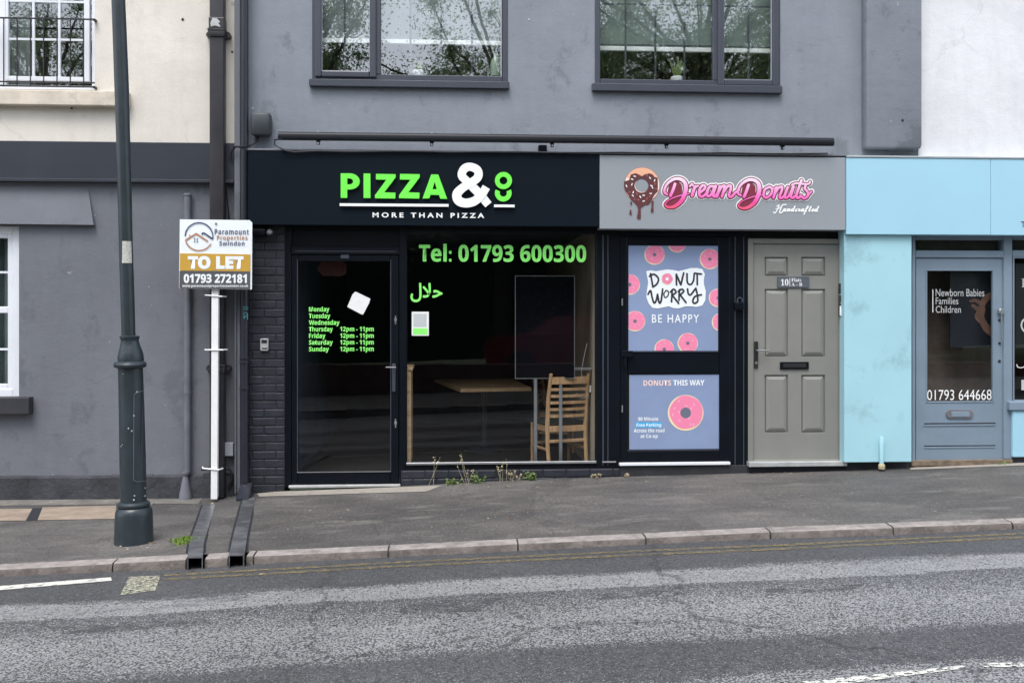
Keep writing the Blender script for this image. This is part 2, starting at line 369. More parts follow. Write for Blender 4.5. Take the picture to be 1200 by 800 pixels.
def pave_mat():
    m, t, b = newm('old_asphalt_pavement')
    n = noise(t, 1.1, 7, .7, sc=(.5, 1, 1)); r = ramp(t, n.outputs[0], [(.34, (.050, .048, .047, 1)), (.5, (.080, .075, .071, 1)), (.66, (.120, .111, .102, 1))])
    n2 = noise(t, 50, 6, .85); r2 = ramp(t, n2.outputs[0], [(.36, .5), (.64, 1.6)])
    c = mixc(t, 1.0, r.outputs[0], r2.outputs[0], 'MULTIPLY')
    v = N(t, 'TexVoronoi', feature='F1', Scale=.8); g = N(t, 'NewGeometry'); t.links.new(g.outputs['Position'], v.inputs[0])
    vc = N(t, 'SeparateColor'); t.links.new(v.outputs['Color'], vc.inputs[0]); r3 = ramp(t, vc.outputs[0], [(0.0, .8), (1.0, 1.15)])
    c = mixc(t, 1.0, c, r3.outputs[0], 'MULTIPLY')
    n4 = noise(t, 4, 6, .7, sc=(.45, 1.5, 1)); r4 = ramp(t, n4.outputs[0], [(.55, 0.0), (.66, .75)]); c = mixc(t, r4.outputs[0], c, (.15, .143, .132, 1))
    nd = noise(t, 3, 5, .7); vx = N(t, 'VectorMath', operation='MULTIPLY_ADD'); t.links.new(nd.outputs['Color'], vx.inputs[0]); vx.inputs[1].default_value = (.5, .5, 0); t.links.new(g.outputs['Position'], vx.inputs[2])
    ve = N(t, 'TexVoronoi', feature='DISTANCE_TO_EDGE', Scale=.55); t.links.new(vx.outputs[0], ve.inputs[0]); re = ramp(t, ve.outputs[0], [(0.0, .35), (.012, 0.0)])
    c = mixc(t, re.outputs[0], c, (.03, .03, .03, 1))
    n6 = noise(t, 38, 2, .5); r6 = ramp(t, n6.outputs[0], [(.70, 0.0), (.73, .5)]); c = mixc(t, r6.outputs[0], c, (.4, .39, .36, 1))
    t.links.new(c, b.inputs['Base Color']); b.inputs['Roughness'].default_value = .72
    bp = N(t, 'Bump', Strength=.5, Distance=.004); t.links.new(n2.outputs[0], bp.inputs['Height']); t.links.new(bp.outputs[0], b.inputs['Normal'])
    return m
def worn_paint(name, c, thr, sc=30, under=None, soft=None):
    m = bpy.data.materials.new(name); m.use_nodes = True; t = m.node_tree; b = t.nodes['Principled BSDF']
    n = noise(t, sc, 5, .75, sc=(.6, 1, 1)); r = ramp(t, n.outputs[0], [(thr, c), (thr+.05, under or (.05, .05, .055, 1))])
    t.links.new(r.outputs[0], b.inputs['Base Color']); b.inputs['Roughness'].default_value = .7
    n2 = noise(t, 90, 3); bp = N(t, 'Bump', Strength=.5, Distance=.004); t.links.new(n2.outputs[0], bp.inputs['Height']); t.links.new(bp.outputs[0], b.inputs['Normal'])
    tr = N(t, 'BsdfTransparent'); mx = N(t, 'MixShader'); r2 = ramp(t, n.outputs[0], [(thr-(.15 if soft else 0), soft[0] if soft else 0.0), (thr+.05, soft[1] if soft else 1.0)])
    t.links.new(r2.outputs[0], mx.inputs[0]); t.links.new(b.outputs[0], mx.inputs[1]); t.links.new(tr.outputs[0], mx.inputs[2]); t.links.new(mx.outputs[0], t.nodes['Material Output'].inputs[0])
    return m
m_road = road_mat(); m_pave = pave_mat()
m_kerb = paint('granite_kerb', (.26, .235, .218, 1), .75, .3, 11, .9, 45, stain=(6, .7, .52), dist=.01)
m_kerbf = paint('dark_kerb_face', (.15, .128, .115, 1), .8, .35, 9, .9, 40, stain=(7, .8, .5), dist=.01)  # darker, browner tone for the street face of each kerb stone
m_kjoint = paint('kerb_joint_mortar', (.06, .055, .05, 1), .9, .3, 20, .5, 60)
m_slab = paint('buff_stone_slab', (.27, .215, .165, 1), .8, .25, 7, .5, 60, stain=(8, .5, .55))
m_concrete = paint('pale_concrete', (.30, .275, .235, 1), .85, .25, 6, .5, 60, stain=(6, .6, .5))
m_moss = paint('moss', (.17, .26, .045, 1), .9, .4, 60, .5, 90)
m_leaf = paint('leaf_green', (.075, .11, .055, 1), .6, .4, 6, 0)
lt_ = m_leaf.node_tree; lb0 = lt_.nodes['Principled BSDF']; ltr = N(lt_, 'BsdfTranslucent', Color=(.26, .36, .18, 1)); lmx = N(lt_, 'MixShader'); lmx.inputs[0].default_value = .5
lt_.links.new(lb0.outputs[0], lmx.inputs[1]); lt_.links.new(ltr.outputs[0], lmx.inputs[2]); lt_.links.new(lmx.outputs[0], lt_.nodes['Material Output'].inputs[0])
m_weed = paint('weed_green', (.13, .19, .05, 1), .6, .3, 30, 0)
m_straw = paint('dry_straw', (.42, .36, .22, 1), .8, .3, 30, 0)
m_bark = paint('bark', (.07, .055, .042, 1), .9, .3, 10, .6, 20)
m_grass = paint('rough_grass', (.06, .09, .03, 1), .9, .4, 3, .5, 40)

# ------------------------------------------------------------------ text
def sb(s):
    o = ''
    for c in s:
        if 'A' <= c <= 'Z': o += chr(0x1D5D4+ord(c)-65)
        elif 'a' <= c <= 'z': o += chr(0x1D5EE+ord(c)-97)
        elif '0' <= c <= '9': o += chr(0x1D7EC+ord(c)-48)
        else: o += c
    return o
def script(s):
    return ''.join(chr(0x1D4D0+ord(c)-65) if 'A' <= c <= 'Z' else chr(0x1D4EA+ord(c)-97) if 'a' <= c <= 'z' else c for c in s)
def serif(s):
    return ''.join(chr(0x1D7CE+ord(c)-48) if c.isdigit() else chr(0x1D400+ord(c)-65) if 'A' <= c <= 'Z' else chr(0x1D41A+ord(c)-97) if 'a' <= c <= 'z' else c for c in s)
def text(name, s, box, Y, mat, parent, off=0, shear=0, sp=1, ext=0, depth=0):
    f = bpy.data.curves.new(name, 'FONT'); f.body = s; f.offset = off; f.shear = shear; f.space_character = sp; f.resolution_u = 4
    if ext or depth: f.extrude = .05
    o = bpy.data.objects.new(name, f); COL.objects.link(o); bpy.context.view_layer.update()
    me = bpy.data.meshes.new_from_object(o.evaluated_get(bpy.context.evaluated_depsgraph_get()))
    bpy.data.objects.remove(o); bpy.data.curves.remove(f)
    xs = [v.co.x for v in me.vertices]; ys = [v.co.y for v in me.vertices]
    a, b, c, d = box; x0, x1, y0, y1 = min(xs), max(xs), min(ys), max(ys)
    X0 = W(a, (b+d)/2, Y).x; X1 = W(c, (b+d)/2, Y).x; Z1 = W((a+c)/2, b, Y).z; Z0 = W((a+c)/2, d, Y).z
    base = LOC[parent.name]
    for v in me.vertices:
        p = v.co; v.co = Vector((lerp(X0, X1, (p.x-x0)/(x1-x0)), Y-(p.z/.05*depth/2 if depth else 0), lerp(Z0, Z1, (p.y-y0)/(y1-y0))))-base
    me.materials.clear(); me.materials.append(mat); me.update()
    q = ob(name, me, parent); LOC[q.name] = base; return q

# ------------------------------------------------------------------ ground
def sheet(name, mat, fn, xs, ys, dz=0, parent=None, kind='structure'):
    m = M(); nx, ny = len(xs), len(ys)
    m.add([(x, y, fn(x, y)+dz) for y in ys for x in xs], [(j*nx+i, j*nx+i+1, (j+1)*nx+i+1, (j+1)*nx+i) for j in range(ny-1) for i in range(nx-1)])
    o = m.build(name, mat, parent, smooth=True)
    if kind and not parent: o['kind'] = kind
    return o
def rng(a, b, n): return [lerp(a, b, i/n) for i in range(n+1)]
XS = sorted([-400, -150, -60, -30, 30, 60, 150, 400]+rng(-15, 15, 100))
far = lambda x, y: road(max(min(x, 60), -60), max(y, -7.2))+(.10 if y < -7.2 else 0)
ground = sheet('ground', m_grass, lambda x, y: -.75+rz(max(min(x, 30), -30))*.6 if y > 0 else road(max(min(x, 60), -60), -7.2)+.05, [-400, -60, -15, 0, 15, 60, 400], [400, 30, .6, -.0, -7.5, -12, -30, -400], -.35)
sheet('road', m_road, far, XS, [-7.2]+rng(-7.1, -2.325, 20))
sheet('opposite_pavement', m_pave, lambda x, y: far(x, -7.2)+.10, [-60, -15, 0, 15, 60], [-10.2, -7.2])
pv = structure('pavement')
sheet('surface', m_pave, pave, XS, rng(KY, .02, 12), parent=pv)
# kerb
kb = structure('kerb')
joints = [-300, -170, -18, 132, 297, 455, 607, 757, 903, 1047, 1187, 1330, 1480]
stones = [(a, b) for a, b in zip(joints, joints[1:]) if a != 132]+[(132, 218.3), (239.2, 267.5), (287.8, 297)]
for i, (a, b) in enumerate(stones):
    x0 = W(a, 640, KF).x+.006; x1 = W(b, 640, KF).x-.006
    n = 6; prof = [(KY, -.0), (KF+.022, -.004), (KF+.008, -.010), (KF, -.026), (KF-.004, -.22), (KY, -.22)]
    jz = random.uniform(-.002, .003); jy = random.uniform(-.003, .003)
    vs = []; 
    for k in range(n+1):
        x = lerp(x0, x1, k/n)
        for (y, dz) in prof: vs.append((x, y+jy*(y != KY), kz(x)+dz+.006+jz))
    m = M(); q = len(prof)
    m.add(vs, [(k*q+j, k*q+(j+1) % q, (k+1)*q+(j+1) % q, (k+1)*q+j) for k in range(n) for j in range(q)]+[tuple(range(q))[::-1], tuple(n*q+j for j in range(q))])
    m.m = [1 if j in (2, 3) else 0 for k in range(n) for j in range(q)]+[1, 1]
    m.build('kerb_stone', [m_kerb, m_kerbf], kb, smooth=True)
m = M(); xs = rng(W(-300, 640, KF).x, W(1480, 640, KF).x, 40)
xs = sorted(xs+[W(p_, 655, KF).x for p_ in (218.3, 239.2, 267.5, 287.8)])
for a, b in zip(xs, xs[1:]):
    if any(W(p_, 655, KF).x-.001 < (a+b)/2 < W(q_, 655, KF).x+.001 for p_, q_ in ((218.3, 239.2), (267.5, 287.8))): continue
    m.add([(a, KF+.012, kz(a)-.012), (b, KF+.012, kz(b)-.012), (b, KF+.012, kz(b)-.2), (a, KF+.012, kz(a)-.2), (a, KY, kz(a)-.006), (b, KY, kz(b)-.006)], [(0, 3, 2, 1), (4, 0, 1, 5)])
m.build('joint_mortar', m_kjoint, kb)
ok = M()
for a, b in zip(rng(-14, 14, 30), rng(-14, 14, 30)[1:]):
    ok.box(a+.005, b-.005, -7.33, -7.2, far(a, -7.2)-.05, far((a+b)/2, -7.2)+.112, .012)
o = ok.build('opposite_kerb', m_kerb); o['kind'] = 'structure'
# surface patches, drawn as thin sheets on the ground
def gpoly(name, pts, fn, mat, dz, parent=None, n=6, kind=None):
    # quad outline in pixels: two long edges subdivided
    a, b, c, d = pts; m = M(); vs = []
    for i in range(n+1):
        t = i/n
        for (p, q) in ((a, b), (d, c)):
            g = G(lerp(p[0], q[0], t), lerp(p[1], q[1], t), fn); vs.append((g.x, g.y, fn(g.x, g.y)+dz))
    m.add(vs, [(2*i, 2*i+1, 2*i+3, 2*i+2) for i in range(n)])
    return m.build(name, mat, parent, kind=kind)
m_ypaint = worn_paint('worn_yellow_line', (.25, .19, .08, 1), .52, 40, soft=(.15, .85))
m_wpaint = worn_paint('white_line_paint', (.56, .55, .50, 1), .57, 30)
m_wpaint2 = worn_paint('worn_white_patch', (.36, .355, .27, 1), .50, 60)
mk = structure('road_markings')
ylp = [(190, 679), (300, 673), (450, 664.5), (607, 657), (757, 650), (903, 644), (1047, 637), (1260, 627)]
for off in (0, -4.6):
    for (a, b) in zip(ylp, ylp[1:]):
        gpoly('yellow_line', [(a[0], a[1]-1.0+off), (b[0], b[1]-1.0+off), (b[0], b[1]+1.1+off), (a[0], a[1]+1.1+off)], far, m_ypaint, .004, mk)
gpoly('white_line', [(-40, 690), (130, 676.5), (131, 680.5), (-40, 695)], far, m_wpaint, .004, mk)
gpoly('white_patch', [(151, 676), (188, 674.5), (182, 692), (141, 697.5)], far, m_wpaint2, .004, mk, 8)
gpoly('centre_dash', [(940, 799), (1128, 780), (1135, 783), (955, 806)], far, worn_paint('worn_centre_line', (.55, .55, .5, 1), .505, 45), .004, mk)
gpoly('centre_dash', [(1148, 777), (1290, 776), (1290, 782), (1150, 782)], far, bpy.data.materials['worn_centre_line'], .004, mk)
m_tar = worn_paint('tar_stain', (.075, .076, .081, 1), .53, 9, soft=(.25, 1.0))
for q_ in ([(625, 735), (640, 734), (596, 757), (578, 762)], [(462, 706), (590, 700), (560, 716), (470, 719)], [(700, 696), (780, 691), (770, 699), (690, 703)], [(60, 735), (240, 724), (250, 731), (60, 745)], [(895, 690), (1010, 684), (1000, 691), (900, 697)]): gpoly('tar_stain', q_, far, m_tar, .003, mk, 8)
# flat drain cover dish, slabs, concrete apron
for pts in ([(-90, 598), (38, 596), (30, 610), (-90, 612)], [(50, 594.5), (136, 592.5), (136, 608), (44, 609.5)]):
    o = gpoly('stone_slab', pts, pave, m_slab, .004, pv)
gpoly('slab_gap', [(38, 595.5), (50, 595), (44, 610), (31, 610.5)], pave, m_mortar, .003, pv)
gpoly('apron', [(300, 577), (518, 569), (500, 576), (304, 582)], pave, m_concrete, .004, pv, 10)
gpoly('apron', [(1068, 547.2), (1300, 538.5), (1300, 541.5), (1066, 550.5)], pave, m_concrete, .004, pv, 10)
gpoly('apron', [(-60, 585.5), (240, 583.8), (236, 590), (-60, 593)], pave, paint('dusty_mortar', (.15, .14, .125, 1), .9, .3, 6, .5, 60), .003, pv, 10)
# asphalt repair patches
m_patch1 = paint('grey_asphalt_patch', (.080, .079, .078, 1), .8, .6, 45, .6, 90, stain=(4, .4, .55)); m_patch2 = paint('dark_asphalt_patch', (.064, .064, .066, 1), .8, .6, 45, .6, 90, stain=(4, .3, .5))
0 and gpoly('asphalt_patch', [(640, 567), (880, 556), (862, 600), (610, 612)], pave, m_patch1, .003, pv, 10)
0 and gpoly('asphalt_patch', [(296, 592), (400, 588), (392, 606), (288, 612)], pave, m_patch2, .003, pv, 8)
0 and gpoly('asphalt_patch', [(905, 572), (1120, 560), (1128, 577), (900, 590)], pave, m_patch2, .003, pv, 8)

# ------------------------------------------------------------------ walls
def wall(m, x0, x1, z0, z1, Yf, Yb, holes=()):
    xs = sorted({x0, x1, *[h[0] for h in holes], *[h[1] for h in holes]}); zs = sorted({z0, z1, *[h[2] for h in holes], *[h[3] for h in holes]})
    for i in range(len(xs)-1):
        for j in range(len(zs)-1):
            cx = (xs[i]+xs[i+1])/2; cz = (zs[j]+zs[j+1])/2
            if any(h[0] < cx < h[1] and h[2] < cz < h[3] for h in holes): continue
            a, b, c, d = xs[i], xs[i+1], zs[j], zs[j+1]
            m.add([(a, Yf, c), (b, Yf, c), (b, Yf, d), (a, Yf, d)], [(0, 1, 2, 3)])
            m.add([(a, Yb, c), (b, Yb, c), (b, Yb, d), (a, Yb, d)], [(3, 2, 1, 0)])
    for (a, b, c, d) in list(holes)+[(x0, x1, z0, z1)]:
        m.add([(a, Yf, c), (b, Yf, c), (b, Yf, d), (a, Yf, d), (a, Yb, c), (b, Yb, c), (b, Yb, d), (a, Yb, d)], [(0, 4, 5, 1), (1, 5, 6, 2), (2, 6, 7, 3), (3, 7, 4, 0)])
def rect(a, b, c, d, Y):
    return (W(a, (b+d)/2, Y).x, W(c, (b+d)/2, Y).x, W((a+c)/2, d, Y).z, W((a+c)/2, b, Y).z)
def frame_mb(m, r, wd, Yf, Yb, bev=.004):   # picture-frame of four bars, r = x0,x1,z0,z1 outer, wd = widths l,r,b,t
    x0, x1, z0, z1 = r; l, rr, b, t = wd
    m.box(x0, x0+l, Yf, Yb, z0, z1, bev); m.box(x1-rr, x1, Yf, Yb, z0, z1, bev)
    m.box(x0+l+.0005, x1-rr-.0005, Yf+.001, Yb-.001, z0, z0+b, bev); m.box(x0+l+.0005, x1-rr-.0005, Yf+.001, Yb-.001, z1-t, z1, bev)
def pane(x0, x1, z0, z1, Y):
    m = M(); m.add([(x0, Y, z0), (x1, Y, z0), (x1, Y, z1), (x0, Y, z1)], [(0, 1, 2, 3)]); return m
def room(m, x0, x1, y0, y1, z0, z1, front=False):
    vs = [(x, y, z) for z in (z0, z1) for y in (y0, y1) for x in (x0, x1)]
    m.add(vs, [(0, 1, 3, 2), (4, 6, 7, 5), (2, 3, 7, 6), (0, 2, 6, 4), (1, 5, 7, 3)])
ZTOP = 8.2
xL = PX(277, 0); xR = PX(1075, 0); xFar0 = -13.0; xFar1 = 13.0
# ---- left building
B1 = thing('rendered_building', 'cream and slate grey rendered building at the left with white framed windows', 'building', (-8, 0, wz(-6)))
zband = W(140, 167, 0).z
uh = rect(-118, -120, 111, 104, 0); lh = rect(-150, 264, 22, 466, 0)
m = M(); wall(m, xFar0, xL, zband, ZTOP, 0, .35, [uh]); m.build('upper_wall', m_cream, B1)
m = M(); wall(m, xFar0, xL, -.6, zband, .004, .35, [lh]); m.build('lower_wall', m_lgrey, B1)
m = M(); x0 = xFar0
za = W(140, 214, -.045).z; m.box(xFar0, PX(275, -.045), -.045, .003, za, zband-.002, .006)
m.box(xFar0, PX(274, -.07), -.07, -.0455, za, za+.03, .004)
m.build('band', m_band, B1)
m = M()
for a, b in zip(rng(xFar0, xL-.02, 30), rng(xFar0, xL-.02, 30)[1:]):
    d = random.uniform(0, .006); zt = W(140, 559, -.03).z+random.uniform(-.006, .006); zt = max(zt, wz(b)+.14)
    m.add([(a, -.035, wz(a)-.1), (b, -.035, wz(b)-.1), (b, -.03-d, zt), (a, -.03-d, zt), (b, .005, zt+.02), (a, .005, zt+.02)], [(0, 1, 2, 3), (3, 2, 4, 5)])
m.build('plinth', m_plinth, B1)
# hood over lower window, sills
m = M(); p = [(-160, 214), (103, 219), (109.5, 263.5), (-160, 260.5)]
hp = [W(x, y, .003) for x, y in p[:2]]+[W(x, y, -.055) for x, y in p[2:]]; hb = [Vector((q.x, .003, q.z)) for q in hp[2:]]
m.add(hp+hb, [(0, 3, 2, 1), (3, 5, 4, 2), (1, 2, 4)]); m.build('window_hood', m_lgrey, B1)
m = M(); m.pbox(-160, 466, 34, 486, -.09, .12, .008); m.build('sill', m_silld, B1)
m = M(); m.pbox(-130, 105, 149.5, 122.5, -.09, .12, .008); m.build('sill', m_sillc, B1)
# upper window: two casements with glazing bars, railing in front
def sash_window(parent, r, cols, rows_z, mull, mat, gm, Yf=.08, fw=.055, name='window'):
    x0, x1, z0, z1 = r
    f = M(); frame_mb(f, r, (fw,)*4, Yf, Yf+.07, .006)
    for mx in mull: f.box(mx-.05, mx+.05, Yf, Yf+.07, z0+fw, z1-fw, .006)
    fr = f.build(name, mat, parent)
    return fr
wd = sash_window(B1, uh, 0, 0, [PX(0, .08)], m_whitef, m_g2)
bars = M(); inn = M()
for (a, b) in ((6, 105), (-112, -8)):
    r = rect(a, -110, b, 95, .09)
    s_ = M(); frame_mb(s_, r, (.03, .05, .04, .04), .085, .13, .004); s_.build('sash', m_whitef, wd)
    L = (b-a); 
    for k in (1, 2):
        x = W(a+3+(L-8)*k/3, 40, .10).x; bars.box(x-.011, x+.011, .095, .12, r[2]+.03, r[3]-.03)
    for yy in (2, 46.5, -42, -86):
        z = W((a+b)/2, yy, .10).z; bars.box(r[0]+.02, r[1]-.04, .097, .118, z-.010, z+.010)
bars.build('glazing_bar', m_whitef, wd)
pane(uh[0]+.03, uh[1]-.03, uh[2]+.03, uh[3]-.03, .107).build('pane', m_g2, wd)
m = M(); room(m, uh[0]-.2, uh[1]+.2, .34, 3, uh[2]-.2, uh[3]+.3); m.build('room', m_room, B1)
# net curtain behind
def curtain(x0, x1, z0, z1, Y, mat, parent, name='curtain', amp=.02):
    m = M(); n = 60; vs = []
    for i in range(n+1):
        x = lerp(x0, x1, i/n); y = Y+amp*math.sin(i*1.7)+amp*.5*math.sin(i*3.1)
        vs += [(x, y, z0), (x, y, z1)]
    m.add(vs, [(2*i, 2*i+2, 2*i+3, 2*i+1) for i in range(n)]); return m.build(name, mat, parent, smooth=True)
m_net = paint('net_curtain', (.30, .33, .33, 1), .9, .15, 5, 0)
curtain(uh[0], W(36, 40, .3).x, uh[2], uh[3], .30, m_net, wd)
for px, py, r_, mt in ((214, 23, 1.6, m_void), (272, 61, 1.3, m_void), (84, 127, 1.2, m_void), (152, 124, 1.5, m_void), (272.5, 4, 2.2, m_chip)):
    m = M(); m.disc(px, py, r_, -.004, 9, Y1=.003); m.build('wall_fixing', mt, B1)
# railing
rl = thing('window_railing', 'thin black metal railing across the upper window of the cream wall', 'railing', W(50, 102, -.05))
rt = W(50, 22, -.05).z; rb = W(50, 96.5, -.05).z; rb2 = W(50, 101.3, -.05).z; ra, rbx = PX(-120, -.05), PX(111, -.05)
for z in (rt, rb, rb2):
    m = M(); m.box(ra, rbx, -.057, -.043, z-.006, z+.006); m.build('rail', m_cable, rl)
for i in range(16):
    px = 98-15.6*i; x = PX(px, -.05); m = M(); m.tube([(x, -.05, rb2), (x, -.05, rt)], .006, 6); m.build('bar', m_cable, rl)
for px in (110, -119):
    x = PX(px, -.05)
    for z in (rt, rb2): m = M(); m.box(x-.012, x+.012, -.052, .0, z-.008, z+.008); m.build('bracket', m_cable, rl)
# lower window
wl = sash_window(B1, lh, 0, 0, [], m_whitef, m_g2, .05, .075)
r = rect(-70, 277, 12, 455, .07); s_ = M(); frame_mb(s_, (lh[0]+.07, lh[1]-.075, lh[2]+.07, lh[3]-.07), (.05, .05, .05, .04), .06, .11, .005)
z = W(0, 363, .06).z; s_.box(lh[0]+.12, lh[1]-.12, .058, .112, z-.03, z+.03, .005); s_.build('sash', m_whitef, wl)
b_ = M()
for yy in (319, 409):
    z = W(0, yy, .08).z; b_.box(lh[0]+.12, lh[1]-.12, .075, .10, z-.01, z+.01)
for k in (1, 2, 3): x = lerp(lh[0]+.12, lh[1]-.12, k/4); b_.box(x-.01, x+.01, .077, .098, lh[2]+.1, lh[3]-.1)
b_.build('glazing_bar', m_whitef, wl)
curtain(lh[0]-.1, lh[1]+.1, lh[2]-.1, lh[3]+.1, .30, paint('grey_green_curtain', (.16, .20, .19, 1), .9, .2, 5, 0), wl, 'curtain')
pane(lh[0]+.1, lh[1]-.1, lh[2]+.1, lh[3]-.1, .085).build('pane', m_g1, wl)
m = M(); room(m, lh[0]-.2, lh[1]+.2, .34, 3, lh[2]-.2, lh[3]+.3); m.build('room', m_room, B1)
# ---- grey shop building
B2 = thing('shop_building', 'mid grey rendered building over the black pizza shopfront and donut door', 'building', (PX(640, 0), 0, wz(0)))
w1 = rect(366, -110, 595, 95, 0); w2 = rect(697, -110, 914, 101, 0)
zf = W(640, 215, 0).z       # wall bottom, behind the fascia
m = M(); wall(m, xL, xR, zf, ZTOP, 0, .35, [w1, w2]); m.build('upper_wall', m_grey, B2)
for px, py, r_ in ((296, 127, 1.4), (620, 23, 1.1), (509, 159, 1.2), (1058, 141, 1.3)):
    m = M(); m.disc(px, py, r_, -.004 if px < 1000 else -.126, 9, Y1=.003); m.build('wall_fixing', m_chip if px < 1000 else m_void, B2)
# chimney breast / pilaster, rounded
m = M(); x0, x1 = PX(1015, -.12), xR-.003; m.box(x0, x1, -.12, .002, W(1045, 174, -.12).z, ZTOP, .035); m.build('pilaster', m_grey, B2, smooth=True)
# upper windows
def upper_window(r, sillp, cas, fix, barsx, blindz, blind_full, mat_blind):
    x0, x1, z0, z1 = r
    f = M(); frame_mb(f, r, (.05, .05, .055, .05), -.012, .06, .006)
    mx = (cas[1]+fix[0])/2 if cas[0] < fix[0] else (fix[1]+cas[0])/2
    mx = PX(mx, 0); f.box(mx-.028, mx+.028, -.011, .058, z0+.055, z1-.05, .006)
    w_ = f.build('window', m_frameg, B2)
    # casement
    ca = rect(cas[0], -100, cas[1], cas[2], -.02); c = M(); frame_mb(c, ca, (.062,)*4, -.035, .03, .012); c.build('casement', m_frameg, w_)
    g = M(); g.add([(ca[0]+.05, .0, ca[2]+.05), (ca[1]-.05, .0, ca[2]+.05), (ca[1]-.05, .0, ca[3]), (ca[0]+.05, .0, ca[3])], [(0, 1, 2, 3)]); g.build('pane', m_g2, w_)
    fx = rect(fix[0], -100, fix[1], fix[2], .01); g = M(); g.add([(fx[0], .012, fx[2]), (fx[1], .012, fx[2]), (fx[1], .012, fx[3]), (fx[0], .012, fx[3])], [(0, 1, 2, 3)]); g.build('pane', m_g2, w_)
    # pale glazing bead
    bd = M(); frame_mb(bd, (fx[0]-.006, fx[1]+.006, fx[2]-.006, fx[3]), (.008,)*4, .004, .02, 0); frame_mb(bd, (ca[0]+.058, ca[1]-.058, ca[2]+.058, ca[3]-.05), (.008,)*4, -.012, .004, 0); bd.build('bead', paint('pale_bead', (.42, .45, .5, 1), .4, 0, 1, 0) if 'pale_bead' not in bpy.data.materials else bpy.data.materials['pale_bead'], w_)
    s = M(); s.pbox(*sillp, -.055, .0, .006); s.build('sill', m_frameg, w_)
    gb = M()
    for px in barsx: x = PX(px, .05); gb.box(x-.009, x+.009, .045, .055, z0+.06, z1-.06)
    zz = W(500, 52 if blind_full else 200, .05).z
    if blind_full:
        for yy in (54, 6.5, -42): z = W(800, yy, .05).z; gb.box(x0+.06, x1-.06, .043, .057, z-.006, z+.006)
    gb.build('glazing_grid', m_frameg, w_)
    zb = W((r[0]*0+(cas[0]+fix[1])/2), blindz, .14).z
    q = M(); q.box(x0+.05, x1-.05, .136, .142, zb+.02, z1-.05); q.build('roller_blind', mat_blind, w_)
    q = M(); q.box(x0+.05, x1-.05, .12, .15, zb-.022, zb+.02, .004); q.build('blind_bar', m_wl, w_)
    rm = M(); room(rm, x0-.3, x1+.3, .34, 3.5, z0-.3, z1+.3); rm.build('room', m_room, B2)
    return w_
m_blind1 = paint('grey_green_blind', (.17, .21, .20, 1), .9, .1, 4, 0)
upper_window(w1, (362, 94, 597, 102.5), (369, 441, 91), (445, 587, 91), (481, 517, 553, 404), 49.5, False, paint('pale_blind', (.2, .23, .23, 1), .9, .1, 4, 0))
upper_window(w2, (694, 99, 917, 108), (841, 912, 101), (700, 836, 97.5), (733, 768, 802, 877), 59.5, True, m_blind1)
# ---- shopfront: brick pier
pierx0, pierx1 = PX(281, -.02), PX(333.5, -.02); ztop = W(310, 262, 0).z
m = M(); m.box(pierx0, pierx1, -.017, .3, wz(pierx0)-.15, ztop); pier = m.build('brick_pier', m_mortar, B2)
def brick_mesh(wd, ht, dp, name):
    m = M(); m.box(-wd/2, wd/2, 0, dp, 0, ht, .005); me = bpy.data.meshes.new(name); me.from_pydata(m.v, [], m.f); me.materials.append(m_brick); return me
def bricks(parent, x0, x1, z0, n, Yf, ph=.077, full=.215, rot=0):
    cache = {}
    for k in range(n):
        z = z0+k*ph; x = x0+.004
        first = True
        while x < x1-.03:
            wd = (full if (k+rot) % 2 == 0 or not first else full/2-.005); first = False
            wd = min(wd, x1-x-.002)
            key = round(wd, 2)
            if key not in cache: cache[key] = brick_mesh(key, ph-.009, .05, 'brick')
            b = ob('brick', cache[key], parent); b.location = Vector((x+wd/2, Yf+random.uniform(-.003, .003), z))-LOC[parent.name]; b.rotation_euler = (random.uniform(-.012, .012), 0, random.uniform(-.01, .01))
            x += wd+.006
nb = int((ztop-(wz(pierx0)-.05))/.077)
bricks(pier, pierx0, pierx1, wz(pierx0)-.05, nb, -.022)
# stall riser under the window
sx0, sx1 = PX(470, -.02), PX(727, -.02); zr0 = wz(sx1)-.16; zr1 = W(590, 549.5, -.02).z
m = M(); m.box(sx0, sx1, -.014, .25, zr0, zr1-.002); ris = m.build('stall_riser', m_mortar, B2)
bricks(ris, sx0, sx1, zr1-.077*4, 4, -.020, rot=1)
# base under donut door
m = M(); m.box(PX(727, -.02), PX(880, -.02), -.02, .25, wz(1)-.2, W(800, 545.5, -.02).z, .004); m.build('step', paint('dark_step', (.022, .023, .027, 1), .7, .3, 8, .5, 40), B2)
# black frames
def fr(name, rects, Yf, Yb, mat, parent, bev=.005):
    for i, q in enumerate(rects):
        m = M(); m.pbox(*q, Yf+.0013*i, Yb-.0013*i, bev); o = m.build(name, mat, parent)
    return o
fr('shopfront_frame', [(333, 262, 341, 571), (468, 262, 475.5, 571), (699, 262, 727, 548), (855, 262, 879, 549), (341, 262, 468, 269), (475.5, 262, 699, 273), (727, 262, 855, 277), (475.5, 543.5, 699, 550)], -.015, .09, m_black, B2)
fr('shopfront_frame', [(341, 289, 468, 298)], -.02, .08, m_black, B2)
fr('shopfront_trim', [(346, 294, 464, 294.8), (706, 275, 707.5, 545), (712, 275, 713, 545), (861, 277, 862, 546), (871, 277, 872, 546)], -.021, -.01, m_frameg, B2, 0)
fr('overpanel', [(341, 268, 468, 290)], .04, .06, m_black, B2, 0)
fr('lintel', [(879, 262, 992, 279.5)], .02, .1, m_void, B2, 0)
